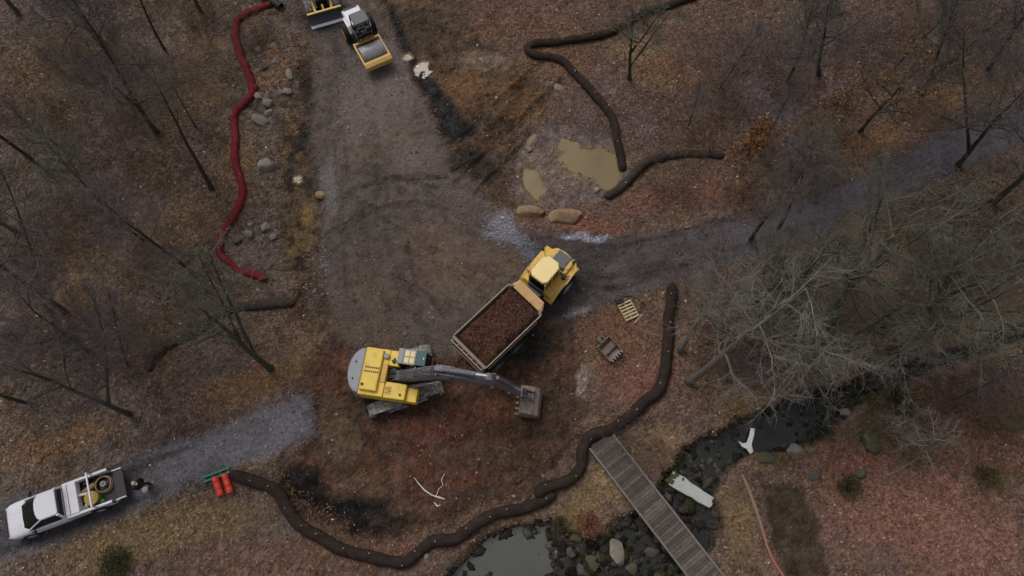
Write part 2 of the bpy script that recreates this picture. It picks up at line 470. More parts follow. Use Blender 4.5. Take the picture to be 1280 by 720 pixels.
ruts([(400, 290), (460, 250), (540, 240), (640, 280)], 2.0, 0.5, 0.06)
ruts([(560, 425), (520, 330), (490, 260), (450, 230)], 2.2, 0.5, 0.05)
ruts([(1060, 248), (900, 300), (780, 335), (690, 370), (600, 380), (500, 330)], 2.2, 0.65, 0.07)
ruts([(860, 315), (760, 330), (640, 330), (540, 290), (470, 240)], 2.2, 0.5, 0.05)
ruts([(560, 200), (600, 180), (650, 130), (690, 90)], 2.1, 0.6, 0.13)
ruts([(585, 235), (620, 200), (655, 160)], 1.6, 0.55, 0.12)
ruts([(-100, 710), (120, 625), (300, 555), (392, 520)], 1.75, 0.35, 0.03)
ruts([(400, 470), (420, 540), (470, 600)], 2.3, 0.6, 0.07)
ruts([(395, 540), (440, 520), (520, 540), (600, 520), (700, 520)], 2.3, 0.6, 0.06)
ruts([(405, 180), (410, 240), (415, 300), (420, 380)], 1.7, 0.5, 0.08)
ruts([(560, 560), (520, 530), (460, 470), (430, 400)], 2.4, 0.6, 0.06)

for pts, wd in (([(458, 205), (490, 220), (545, 236)], .22), ([(460, 218), (500, 224), (560, 222)], .14), ([(400, 298), (430, 280), (462, 258)], .2), ([(408, 322), (435, 296), (456, 268)], .2), ([(455, 232), (500, 226)], .16), ([(470, 205), (468, 250), (455, 280)], .16), ([(575, 190), (610, 165), (640, 130), (655, 100)], .5), ([(565, 200), (600, 185), (640, 155)], .4), ([(510, 300), (520, 350), (560, 400)], .2), ([(705, 330), (760, 345), (830, 330)], .3), ([(700, 350), (760, 360), (800, 352)], .3), ([(380, 545), (355, 565), (350, 590)], .25), ([(395, 500), (398, 535), (385, 555)], .2)):
    d = line_dist([tuple(q) for q in catmull(W2(pts), .4)], X + .2 * fbm(X, Y, 1.2, 3, 25), Y + .2 * fbm(X, Y, 1.2, 3, 26)); m = (1 - sstep(wd * .4, wd, d)) * np.clip(.75 + fbm(X, Y, .8, 3, 27) * 1.5, 0, 1)
    rutb = np.maximum(rutb, m); Z -= .06 * m

# soil colours (albedo), plus the dump truck's shadow painted in
def lin(r, g, b):
    f = lambda c: (c / 255 / 12.92) if c / 255 < 0.04045 else ((c / 255 + 0.055) / 1.055) ** 2.4
    return np.array([f(r), f(g), f(b)])
C = np.zeros(X.shape + (3,)) + lin(90, 75, 68)
def lay(mask, col, k=1.0):
    global C
    mm = np.clip(mask * k, 0, 1)[..., None]
    C = C * (1 - mm) + mm * np.asarray(col)
nA = 0.5 + fbm(X, Y, 0.22, 4, 31) * 1.6; nB = 0.5 + fbm(X, Y, 0.5, 4, 33) * 1.7; nC = 0.5 + fbm(X, Y, 1.6, 4, 35) * 1.7
west = sstep(-5, -12, X)
lay(west, lin(88, 78, 72), 0.9)
lay(sstep(0.45, 0.75, nA), lin(92, 76, 74), 0.6)
lay(sstep(0.5, 0.8, nB), lin(108, 90, 70), 0.55)
lay(sstep(0.55, 0.85, nC), lin(62, 50, 44), 0.55)
TAN = lin(122, 102, 74); RUST = lin(106, 74, 58); MAUVE = lin(88, 74, 76); ORG = lin(112, 84, 58)
for b in ((60, 90, 60, 60, 0, TAN, .6), (90, 60, 50, 30, 0, TAN, .5), (120, 330, 55, 30, 30, TAN, .6), (60, 390, 60, 30, 20, ORG, .5), (230, 120, 60, 40, 0, TAN, .6), (255, 60, 50, 30, 0, TAN, .5),
          (230, 270, 60, 40, 0, TAN, .6), (300, 210, 28, 60, 0, ORG, .5), (320, 480, 90, 22, 20, ORG, .8), (390, 440, 30, 18, 0, TAN, .8), (60, 560, 90, 22, 18, ORG, .6), (200, 670, 160, 30, 15, TAN, .75),
          (320, 570, 45, 12, 18, TAN, .85), (330, 700, 130, 40, 0, RUST, .5), (130, 620, 40, 30, 0, ORG, .3), (845, 85, 60, 30, 0, ORG, .7), (800, 60, 40, 20, 0, TAN, .6), (700, 70, 50, 60, 0, ORG, .5),
          (640, 20, 90, 40, 0, RUST, .5), (760, 150, 90, 70, 0, MAUVE, .5), (900, 60, 80, 60, 0, MAUVE, .6), (960, 130, 80, 60, 0, MAUVE, .6), (1180, 120, 70, 25, 25, ORG, .9), (1110, 165, 90, 22, 24, ORG, .7),
          (860, 240, 110, 25, 8, RUST, .8), (740, 280, 60, 14, -5, lin(120, 76, 60), .8), (770, 430, 60, 60, 0, RUST, .7), (800, 480, 60, 40, 0, lin(108, 76, 66), .8), (735, 480, 18, 55, 0, lin(120, 104, 88), .6),
          (730, 640, 30, 40, -30, TAN, .9), (760, 600, 20, 30, 30, TAN, .8), (820, 555, 40, 20, 20, TAN, .6), (930, 505, 45, 18, 8, TAN, .9), (920, 650, 26, 50, 20, TAN, .7), (1140, 640, 140, 80, 0, lin(118, 84, 72), .9),
          (1220, 690, 90, 60, 0, lin(122, 88, 78), .8), (1060, 580, 60, 40, 0, lin(100, 68, 58), .8), (1230, 560, 70, 50, 0, lin(98, 70, 58), .8), (480, 690, 60, 25, 0, RUST, .7), (640, 640, 60, 15, 20, ORG, .5),
          (345, 90, 30, 40, 0, lin(112, 86, 66), .7), (350, 300, 30, 30, 0, MAUVE, .5), (200, 420, 60, 40, 0, lin(84, 66, 60), .7), (1180, 300, 120, 80, 0, lin(70, 58, 50), .7), (950, 400, 110, 80, 0, lin(74, 58, 52), .7)):
    lay(blob(b[0], b[1], b[2], b[3], b[4], 0.75), b[5], b[6])
for b in ((975, 60, 60, 50), (1150, 80, 60, 30), (1090, 50, 50, 40), (960, 130, 50, 40)): lay(blob(b[0], b[1], b[2], b[3], 0, .8), lin(78, 71, 75), .75)
# moist bed of the stream, with dark stones
lay(sstep(0.15, 0.6, stream), lin(44, 41, 38), 0.9)
for b in ((760, 685, 40, 25), (1090, 545, 30, 22), (1110, 500, 60, 15), (960, 575, 30, 10), (845, 600, 30, 14), (1040, 600, 35, 12), (700, 640, 20, 10), (1230, 600, 50, 20)):
    lay(blob(b[0], b[1], b[2], b[3], 0, 0.8) * sstep(0.35, 0.6, nC), lin(54, 58, 26), 0.8)
# disturbed soil
lay(churn, lin(72, 58, 46)); lay(churn * sstep(.4, .7, nB), lin(88, 67, 48), .7); lay(churn * sstep(.5, .8, nC), lin(52, 42, 36), .7)
lay(blob(575, 115, 45, 40, 0, .7), lin(94, 68, 46), .7); lay(blob(520, 45, 40, 45, 0, .7), lin(58, 48, 40), .8); lay(blob(615, 75, 40, 22, 0, .7), lin(112, 96, 80), .6)
lay(blob(640, 125, 40, 35, 40, .6), lin(88, 62, 40), .7); lay(blob(600, 210, 45, 28, -20, .6), lin(52, 42, 38), .85)
lay(ditch, lin(74, 60, 44)); lay(ditch * sstep(.45, .7, nB), lin(96, 78, 52), .6); lay(ditch * sstep(.45, .7, nC), lin(40, 33, 28), .85)
lay(blob(383, 265, 12, 20, 0, .6), lin(104, 84, 50), .7); lay(blob(384, 165, 10, 40, 0, .6), lin(36, 33, 31), .9); lay(blob(395, 225, 7, 45, 10, .6), lin(46, 42, 40), .7); lay(blob(388, 375, 30, 30, 0, .6), lin(58, 44, 36), .9)
lay(wetzone, lin(92, 80, 76), .95); lay(wetzone * sstep(.5, .8, nC), lin(70, 58, 54), .6); lay(np.clip(blob(730, 205, 58, 34, -8, .8) * .55 + blob(668, 228, 20, 34, 12, .8) * .6, 0, 1), lin(112, 94, 66), .8); lay(puds, lin(122, 102, 60), .95)
lay(pit, lin(66, 50, 41)); lay(pit * sstep(.4, .65, nB), lin(82, 56, 43), .75); lay(pit * sstep(.5, .75, nC), lin(50, 39, 32), .6)
lay(blob(540, 540, 90, 30, 5, .8), lin(84, 52, 40), .8); lay(blob(560, 600, 70, 30, 0, .8), lin(80, 50, 38), .7); lay(blob(640, 560, 70, 40, 0, .8), lin(66, 48, 36), .7); lay(blob(620, 510, 45, 16, 0, .7), lin(88, 54, 38), .7)
lay(blob(420, 540, 26, 45, 20, .7), lin(88, 76, 56), .7); lay(blob(440, 610, 50, 20, 0, .7), lin(84, 68, 52), .6); lay(blob(380, 605, 40, 30, -20, .6), lin(20, 18, 17), 1); lay(blob(435, 642, 80, 30, -14, .6), lin(22, 20, 18), 1)
lay(blob(500, 650, 40, 14, 0, .6), lin(46, 38, 33), .8); lay(blob(690, 500, 22, 55, 0, .6), lin(58, 45, 37), .8); lay(blob(430, 460, 26, 30, 0, .7), lin(86, 54, 40), .6); lay(blob(590, 625, 50, 16, 10, .7), lin(48, 40, 32), .8)
# gravel roads
lay(road_top, lin(76, 67, 62)); lay(road_top * sstep(.42, .7, nB), lin(86, 75, 70), .6); lay(road_top * sstep(.5, .8, nA), lin(84, 70, 58), .7); lay(road_top * sstep(.55, .8, nC), lin(60, 53, 49), .5)
lay(road_top * blob(470, 110, 60, 90, -15, .6), lin(98, 88, 84), .75); lay(road_top * blob(520, 190, 45, 30, 0, .6), lin(98, 88, 82), .6)
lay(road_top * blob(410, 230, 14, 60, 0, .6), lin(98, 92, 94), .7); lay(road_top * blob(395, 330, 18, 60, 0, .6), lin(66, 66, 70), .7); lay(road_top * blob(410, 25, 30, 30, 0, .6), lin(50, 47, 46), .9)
lay(road_top * blob(470, 360, 60, 60, 0, .8), lin(82, 68, 60), .6); lay(road_top * blob(560, 330, 50, 40, 30, .8), lin(94, 76, 60), .6); lay(road_top * blob(600, 300, 40, 40, 0, .8), lin(78, 68, 64), .5)
lay(road_right, lin(64, 57, 56)); lay(road_right * sstep(.45, .7, nB), lin(80, 73, 73), .6); lay(road_right * sstep(10, 18, X), lin(80, 76, 84), .65)
lay(road_right * blob(640, 430, 50, 30, 30, .6), lin(46, 40, 37), .8); lay(blob(660, 430, 42, 32, 30, .6), lin(44, 38, 36), .9); lay(blob(720, 330, 60, 26, 20, .6) * road, lin(56, 50, 48), .6)  # dark soil lower right of the dump truck, its shadow painted into the colour
lay(road_left, lin(100, 96, 101)); lay(road_left * sstep(.5, .8, nB), lin(80, 77, 80), .6); lay(road_left * sstep(.5, .8, nA), lin(108, 104, 108), .5); lay(road_left * sstep(-19, -23, X), lin(62, 59, 60), .85); lay(road_left * blob(60, 665, 140, 12, 20, .6), lin(62, 60, 64), .7); lay(road_left * blob(150, 590, 90, 9, 20, .6), lin(52, 48, 47), .8)
lay(brk, lin(32, 31, 31), 1)
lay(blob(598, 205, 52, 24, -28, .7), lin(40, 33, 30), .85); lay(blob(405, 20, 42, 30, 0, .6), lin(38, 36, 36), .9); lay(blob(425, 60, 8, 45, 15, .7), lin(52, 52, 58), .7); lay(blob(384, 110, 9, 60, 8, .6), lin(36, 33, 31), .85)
lay(blob(450, 300, 16, 70, 10, .8), lin(58, 48, 43), .5); lay(blob(500, 370, 20, 50, -20, .8), lin(62, 50, 43), .5); lay(blob(540, 285, 40, 16, 20, .8), lin(92, 76, 64), .5)
lay(blob(650, 300, 34, 16, -50, .6), lin(98, 98, 108), .7); lay(blob(625, 285, 20, 26, -40, .6), lin(112, 112, 120), .6); lay(blob(735, 297, 38, 5, -2, .4), lin(128, 130, 145), .9); lay(blob(725, 392, 22, 8, 25, .5), lin(118, 110, 108), .8); lay(blob(727, 478, 10, 22, 0, .6), lin(132, 124, 118), .6); lay(blob(695, 275, 60, 6, 0, .5) * (1 - road), lin(116, 74, 58), .6)
lay(darkbr, lin(58, 47, 38), .95); lay(darkbr * sstep(.5, .8, nC), lin(46, 37, 30), .6)
lay(rut, C * 0.68, 0.5)
lay(rutb, C * 0.5, 0.8)
lay(smallpud, lin(176, 160, 138), .8)
C *= 1.38 * (1 + (0.55 * fbm(X, Y, 3.2, 3, 41) + 0.75 * (nrg.random(X.shape) - 0.5)) * (1 - .62 * road))[..., None]
C = np.clip(C, 0.004, 0.8)
WET = np.clip(bare * 0.8 + wetzone * 0.4 + stream * 0.8 + rut * 0.3, 0, 1)

idx = np.arange(nx * ny).reshape(ny, nx)
F = np.stack([idx[:-1, :-1], idx[:-1, 1:], idx[1:, 1:], idx[1:, :-1]], -1).reshape(-1, 4)
M_ground = attr_mat('soil_and_litter', 0.9, vscale=5.0, var=0.34, bump=0.8, bscale=7.0, wet=True)
# skirt: the sheet goes on to the horizon
V = np.stack([X.ravel(), Y.ravel(), Z.ravel()], -1)
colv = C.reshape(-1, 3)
edge = np.concatenate([idx[0, :], idx[1:, -1], idx[-1, -2::-1], idx[-2:0:-1, 0]])[::8]
edge = np.array(edge)
full = np.concatenate([idx[0, :], idx[1:, -1], idx[-1, -2::-1], idx[-2:0:-1, 0]])
rings = [full]; ev = [V]; ec = [colv]; tot = len(V); F2 = []
ctr = np.array([0.0, 19.0])
for sc, drop in ((1.5, 0.0), (3.0, 0.3), (12.0, 0.0), (40.0, 0.0)):
    bv = V[full].copy(); bv[:, :2] = ctr + (bv[:, :2] - ctr) * sc
    bv[:, 2] = 1.2 * fbm(bv[:, 0], bv[:, 1], 0.05, 3, 50) * (1 if sc < 10 else 0)
    cc = np.zeros((len(full), 3)) + lin(90, 74, 62); cc *= (1 + 0.6 * fbm(bv[:, 0], bv[:, 1], 0.3, 3, 51))[:, None]
    ids = tot + np.arange(len(full)); tot += len(full)
    ev.append(bv); ec.append(cc)
    a = rings[-1]; b = ids
    F2.append(np.stack([a, b, np.roll(b, -1), np.roll(a, -1)], -1)); rings.append(ids)
V = np.concatenate(ev); colv = np.concatenate(ec); F = np.concatenate([F] + F2)
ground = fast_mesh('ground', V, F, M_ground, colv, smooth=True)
tag(ground, 'brown muddy ground with fallen leaves, clay and gravel roads', kind='structure')
wa = ground.data.attributes.new('wet', 'FLOAT', 'POINT')
wv = np.zeros(len(V), np.float32); wv[:nx * ny] = WET.ravel(); wa.data.foreach_set('value', wv)

def T(x, y): return float(sample(Z, x, y))
def G(px, py, dz=0.0):
    z = 0.0
    for _ in range(5):
        p = P(px, py, z); z = T(p.x, p.y)
    return Vector((p.x, p.y, z + dz))

# ---------------------------------------------------------------- water
def water_mat(name, col, rough, bump):
    m = mat(name, col, rough, var=0.18, scale=0.6, bump=bump, bscale=3.0, spec=0.6)
    return m
M_stream = water_mat('dark_stream_water', (0.016, 0.015, 0.013), 0.10, 0.35)
M_pond = water_mat('pale_grey_pond_water', (0.085, 0.088, 0.078), 0.10, 0.03)
M_mudw = water_mat('mustard_puddle_water', (0.195, 0.142, 0.066), 0.14, 0.03)
M_palew = water_mat('pale_puddle_water', (0.36, 0.31, 0.24), 0.2, 0.03)
def water(name, pts, z, m, label):
    b = MB(); q = W2(pts)
    b.add([(x, y, z) for x, y in q], [tuple(range(len(q)))])
    o = b.build(name, m)
    if o.data.polygons[0].normal.z < 0: o.data.flip_normals()
    tag(o, label, kind='structure'); return o
water('stream_water', [(700, 655), (760, 640), (830, 560), (930, 500), (1050, 450), (1340, 360), (1340, 470), (1200, 500), (1050, 560), (960, 600), (930, 640), (950, 760), (700, 760)], -0.66, M_stream, 'dark shallow stream running under the wooden footbridge')
water('pond_water', [(530, 840), (540, 700), (600, 655), (699, 640), (699, 760), (699, 840)], -0.64, M_pond, 'pale grey pond at the bottom edge beside dark sock')
water('puddle_water', [(640, 185), (690, 150), (770, 160), (795, 200), (785, 245), (640, 265)], -0.185, M_mudw, 'mustard yellow muddy puddles inside the bent dark sock')
water('puddle_water', [(492, 60), (515, 60), (545, 85), (530, 98), (505, 88)], -0.07, M_palew, 'small pale puddles beside the roller and road edge')
# ---------------------------------------------------------------- machines
def wheel(parent, c, r, wd, rim_mat, xf=None, lugs=18, rimr=0.55, name='wheel'):
    """tyre with lugs, rim as its sub-part; axis along local y"""
    b = MB(); h = wd / 2
    b.lathe([(r * rimr, -h * .8), (r * .86, -h), (r * .97, -h * .8), (r, -h * .35), (r, h * .35), (r * .97, h * .8), (r * .86, h), (r * rimr, h * .8), (r * rimr, -h * .8)], c, 'y', 28)
    for i in range(lugs):
        t = 2 * math.pi * i / lugs
        for s in (-1, 1):
            tt = t + (0.5 if s > 0 else 0) * 2 * math.pi / lugs
            b.box((c[0] + math.cos(tt) * r, c[1] + s * h * .48, c[2] + math.sin(tt) * r), (r * .1, h * .8, r * .13), (0, -tt, 0))
    o = b.build(name, M_tyre, parent, xf=xf)
    q = MB(); k = r * rimr
    q.lathe([(k * 1.06, -h * .93), (k * .98, -h * .86), (k * .6, -h * .80), (k * .55, -h * .95), (0.01, -h * .97)], c, 'y', 20)
    q.lathe([(k * 1.06, h * .93), (k * .98, h * .86), (k * .6, h * .80), (k * .55, h * .95), (0.01, h * .97)], c, 'y', 20)
    q.build('rim', rim_mat, o, xf=xf, smooth=True)
    return o

def crawler(parent, L, wd, hgt, shoe_mesh, n, xf_rot, off, body_mat):
    """a crawler track: empty part with frame and shoes as sub-parts"""
    t = MB(); r = hgt / 2
    t.bx(-L / 2 + r * .6, L / 2 - r * .6, -wd * .28, wd * .28, r * .35, hgt * .8)
    for sx in (-1, 1): t.lathe([(0.01, -wd * .25), (r * .8, -wd * .25), (r * .8, wd * .25), (0.01, wd * .25)], (sx * (L / 2 - r), 0, r), 'y', 18)
    fr = t.build('track', body_mat, parent)
    fr.location = off; fr.rotation_euler = (0, 0, xf_rot)
    straight = L - 2 * r; per = 2 * straight + 2 * math.pi * r
    for i in range(n):
        s = per * i / n
        if s < straight: p = (-straight / 2 + s, 0, hgt); a = 0
        elif s < straight + math.pi * r:
            a = (s - straight) / r; p = (straight / 2 + r * math.sin(a), 0, r + r * math.cos(a))
        elif s < 2 * straight + math.pi * r:
            a = math.pi; p = (straight / 2 - (s - straight - math.pi * r), 0, 0.03)
        else:
            a = (s - 2 * straight - math.pi * r) / r + math.pi; p = (-straight / 2 + r * math.sin(a), 0, r + r * math.cos(a))
        share('track_shoe', shoe_mesh, fr, p, (0, a, 0))
    return fr

def shoe(pitch, wd):
    b = MB(); b.box((0, 0, 0), (pitch * .93, wd, .03))
    for k in (-.3, 0.05, .38): b.box((pitch * k, 0, .03), (.02, wd * .98, .045))
    o = b.build('track_shoe_source', M_shoe); me = o.data; bpy.data.objects.remove(o); me.name = 'track_shoe'
    return me

# ---- excavator
pv = P(495, 468, 2.2); zt = T(pv.x, pv.y)
EXC = empty('excavator', (pv.x, pv.y, 0.03), R(-8))
tag(EXC, 'yellow tracked excavator with long dark grey boom reaching right beside dump truck', 'excavator')
sm = shoe(0.19, 0.70)
for s in (-1, 1):
    a = R(27)
    crawler(EXC, 4.45, 0.70, 0.92, sm, 56, a, (-math.sin(a) * s * 1.2, math.cos(a) * s * 1.2, 0), M_dark)
b = MB(); b.bx(-1.2, 1.2, -.9, .9, .45, .85); b.lathe([(.01, .85), (.75, .85), (.75, 1.1), (.01, 1.1)], (0, 0, 0), 'z', 20)
b.build('undercarriage', M_dark, EXC)
arc = [(-2.02, 1.40)] + [(-2.02 - .86 * math.cos(t), 1.40 * math.sin(t)) for t in np.linspace(1.25, -1.25, 13)] + [(-2.02, -1.40)]
o = MB().prismz(arc, 1.02, 2.12, [(x * .985, y * .96) for x, y in arc]).build('counterweight', M_cw, EXC, 0.08)
b = MB()
for y in (-.55, .45): b.lathe([(.01, .06), (.05, .06), (.05, 0)], (-2.45, y, 2.12), 'z', 10)
b.build('lifting_eye', M_dark, o)
MB().prismz([(-2.0, 1.40), (-.55, 1.40), (-.55, -1.40), (-2.0, -1.40)], 1.05, 2.12).build('body_deck', M_yel, EXC, 0.05)
o = MB().box((-1.42, .06, 2.22), (1.08, 2.5, .26), top=(.9, .97)).build('engine_hood', M_yel, EXC, 0.05)
b = MB()
for k, x in enumerate((-1.53, -1.33)):
    for j in range(7): b.bx(-1.82 + j * .125, -1.82 + j * .125 + .085, -.12 + k * .24, -.12 + k * .24 + .10, 2.335, 2.358)
b.build('vent_slot', M_dark, o)
b = MB(); b.lathe([(.01, .03), (.09, .03), (.09, 0)], (-1.78, -.85, 2.345), 'z', 12); b.build('hood_latch', M_dark, o)
MB().bx(-.86, -.56, -.55, .55, 2.08, 2.19).build('hood_strip', M_orange, EXC, 0.02)
b = MB(); b.bx(-.55, .05, .48, 1.40, 1.05, 2.10); b.build('left_cover', M_yel, EXC, 0.05)
b = MB(); b.lathe([(.01, .2), (.15, .2), (.17, .16), (.17, 0)], (-.74, .98, 2.1), 'z', 18); b.build('air_intake_cap', M_cw, EXC, 0.01)
b = MB(); b.bx(-.30, -.22, .62, .95, 2.10, 2.22); b.bx(-.4, -.12, .7, .82, 2.10, 2.18); b.build('exhaust_stub', M_dark, EXC, 0.01)
b = MB(); b.bx(-.55, .72, -1.40, -.46, 1.05, 2.04); b.build('fuel_tank', M_yel, EXC, 0.05)
b = MB(); b.bx(-.5, -.12, -1.2, -.72, 2.04, 2.052); o = b.build('grip_pad', M_orange, EXC)
b = MB()
for (x, y, w1, w2) in ((-.22, -.8, .12, .04), (-.3, -.92, .04, .12), (-.2, -.98, .14, .04), (-.42, -.86, .1, .04), (-.38, -1.1, .06, .04), (-.24, -1.1, .04, .05)): b.bx(x - w1 / 2, x + w1 / 2, y - w2 / 2, y + w2 / 2, 2.053, 2.06)
b.build('warning_mark', M_dark, EXC)
b = MB(); b.lathe([(.01, .05), (.07, .05), (.07, 0)], (.42, -1.12, 2.04), 'z', 12); b.build('fuel_cap', M_dark, EXC)
MB().bx(.72, 1.36, -1.40, -.55, 1.05, 1.74).build('tool_box', M_yel, EXC, 0.05)
b = MB(); b.bx(-.55, 1.0, -.45, .47, .95, 1.55)
rr = random.Random(4)
for i in range(26): b.box((rr.uniform(-.5, .35), rr.uniform(-.4, .42), rr.uniform(1.5, 1.85)), (rr.uniform(.08, .3), rr.uniform(.06, .2), rr.uniform(.1, .3)), (0, 0, rr.uniform(0, 3)))
b.build('pump_bay', M_dark, EXC)
b = MB()
for i in range(9):
    y = rr.uniform(-.35, .35); b.tube([(-.45, y, 1.85), (-.2, y + .1, 2.0), (.1, y * .6, 1.95), (.45, y * .5, 1.9)], .022, 5)
b.build('hydraulic_hose', M_grey, EXC)
# cab
b = MB(); b.prism([(.08, 1.1), (1.78, 1.1), (1.86, 1.7), (1.62, 2.86), (.08, 2.86)], .5, 1.40); cab = b.build('cab', M_glass, EXC, 0.04)
b = MB(); b.prism([(.06, 1.05), (1.80, 1.05), (1.86, 1.5), (.06, 1.5)], .49, 1.42)
for x in (.1, .85): b.bx(x - .05, x + .05, 1.37, 1.425, 1.5, 2.85); b.bx(x - .05, x + .05, .475, .53, 1.5, 2.85)
b.bx(.05, .16, .5, 1.40, 1.5, 2.85); b.build('cab_frame', M_yel, cab, 0.02)
MB().bx(.05, .38, .5, 1.40, 2.84, 2.94).build('roof_rear', M_cw, cab, 0.03)
MB().bx(.38, 1.08, .5, 1.40, 2.84, 2.92).build('roof_panel', M_cw, cab, 0.02)
b = MB()
for i in range(2):
    for j in range(2): b.bx(.44 + i * .31, .44 + i * .31 + .26, .58 + j * .39, .58 + j * .39 + .33, 2.92, 2.94)
b.build('roof_hatch', M_cream, cab, 0.01)
MB().bx(1.08, 1.66, .53, 1.38, 2.82, 2.90).build('skylight', M_teal, cab, 0.02)
b = MB(); b.bx(1.5, 1.56, .9, 1.0, 2.90, 2.94); b.build('work_light', M_white, cab)
b = MB(); b.tube([(1.75, 1.38, 1.6), (1.98, 1.44, 1.9), (1.98, 1.44, 2.5), (1.7, 1.38, 2.75)], .022, 6); b.box((2.02, 1.5, 2.3), (.05, .2, .3)); b.build('mirror', M_dark, cab)
b = MB(); b.bx(.3, 1.4, .30, .47, 1.5, 1.62); b.build('side_walkway', M_yel, EXC, 0.02)
# boom, arm, bucket
b = MB(); b.prism([(-.05, 1.45), (.35, 1.4), (2.75, 3.75), (3.3, 3.95), (5.75, 3.75), (5.95, 3.95), (5.75, 4.2), (3.4, 4.72), (2.7, 4.62), (2.0, 4.05), (-.1, 1.85)], -.28, .30)
b.prism([(1.7, 3.0), (2.9, 3.9), (3.5, 4.1), (3.4, 4.65), (2.7, 4.55), (1.7, 3.6)], -.34, .36)
b.lathe([(.01, -.42), (.13, -.42), (.13, .44), (.01, .44)], (5.72, 0, 3.97), 'y', 12)
boom = b.build('boom', M_boom, EXC, 0.03)
b = MB()
for s in (-1, 1): b.cyl((.55, s * .48, 1.25), (2.0, s * .46, 3.0), .11, 12)
b.build('boom_cylinder', M_boom, EXC)
b = MB()
for s in (-1, 1): b.cyl((2.0, s * .46, 3.0), (2.75, s * .45, 4.0), .055, 10)
b.build('cylinder_rod', M_chrome, EXC)
b = MB(); b.cyl((2.75, 0.05, 4.95), (4.75, 0.05, 4.86), .125, 14); b.bx(2.55, 2.95, -.08, .18, 4.6, 5.05); b.build('arm_cylinder', M_boom, EXC, 0.0)
b = MB(); b.cyl((4.75, .05, 4.86), (5.45, .05, 4.84), .07, 10); b.build('cylinder_rod', M_chrome, EXC)
b = MB()
for i in range(6):
    y = rr.uniform(-.22, .24); y2 = rr.uniform(-.22, .24); dz = rr.uniform(.05, .16)
    b.tube([(.2, y, 2.25 + dz), (1.0, y * 1.1, 3.15 + dz), (2.0, y2, 4.15 + dz), (2.75, y2, 4.75 + dz), (3.4, y2 * 1.2, 4.78 + dz * .6), (4.6, y2, 4.5 + dz * .4), (5.6, y * .9, 4.3 + dz)], .026, 5)
for i in range(10):
    x = rr.uniform(2.2, 3.1); b.tube([(x, -.25, 4.5), (x + .1, 0, 4.95), (x + .05, .28, 4.5)], .022, 5)
b.build('boom_hose', M_grey, boom)
b = MB(); b.bx(2.6, 2.66, -.30, .32, 4.62, 4.80); b.bx(3.5, 3.56, -.3, .32, 4.55, 4.76); b.bx(1.2, 1.25, -.3, .32, 3.1, 3.42); b.build('hose_clamp', M_steel, boom)
b = MB(); b.prism([(5.28, 4.72), (5.42, 5.02), (5.75, 4.95), (6.35, 4.1), (7.62, 1.55), (7.42, 1.32), (6.9, 1.9), (5.7, 3.7), (5.45, 4.1)], -.19, .21); arm = b.build('arm', M_boom, EXC, 0.03)
b = MB(); b.cyl((5.95, .01, 4.95), (6.75, .01, 3.35), .1, 12); b.build('bucket_cylinder', M_boom, arm)
b = MB(); b.cyl((6.75, .01, 3.35), (7.3, .01, 2.3), .055, 10); b.build('bucket_cylinder_rod', M_chrome, arm)
b = MB()
for i in range(5):
    y = rr.uniform(-.2, .2); b.tube([(5.4, y, 4.6), (5.7, y, 5.15), (6.1, y * 1.2, 4.7), (6.7, y, 3.6), (7.0, y, 2.8)], .022, 5)
b.build('arm_hose', M_grey, arm)
b = MB()
for s in (-1, 1):
    b.prism([(7.22, 2.35), (7.38, 2.35), (7.3, 1.75), (7.15, 1.75)], s * .24 - .03, s * .24 + .03); b.prism([(7.25, 2.4), (7.4, 2.3), (8.02, 1.6), (7.9, 1.5)], s * .2 - .035, s * .2 + .035)
b.cyl((7.3, -.3, 2.33), (7.3, .3, 2.33), .06, 10); b.cyl((7.52, -.3, 1.45), (7.52, .3, 1.45), .07, 10); b.cyl((7.95, -.27, 1.55), (7.95, .27, 1.55), .06, 10)
b.build('bucket_linkage', M_steel, EXC)
prof = [(7.30, 1.28), (7.6, 1.42), (8.0, 1.36), (8.35, 1.12), (8.5, .75), (8.42, .38), (8.15, .1), (7.75, .02), (7.25, .08)]
b = MB(); yo = -.25; hw = .80
inn = [(x + (7.75 - x) * .06, z + (.75 - z) * .06) for x, z in prof]
for i in range(len(prof) - 1):
    q = [prof[i], prof[i + 1], inn[i + 1], inn[i]]; b.prism(q, yo - hw, yo + hw)
buck = b.build('bucket', M_bucket, EXC)
b = MB()
for s in (-1, 1): b.prism(prof, yo + s * hw - .02, yo + s * hw + .02)
b.build('bucket_side', M_bucket, buck)
b = MB()
for s in (-1, 1): b.prism([(7.35, 1.3), (7.45, 1.62), (7.62, 1.62), (7.78, 1.55), (8.02, 1.66), (8.12, 1.36), (7.8, 1.3)], s * .26 - .03, s * .26 + .03)
b.build('bucket_ear', M_steel, buck)
b = MB()
for i in range(5): b.box((7.16, yo - hw + .12 + i * (2 * hw - .24) / 4, .08), (.28, .11, .07))
b.build('bucket_tooth', M_steel, buck)

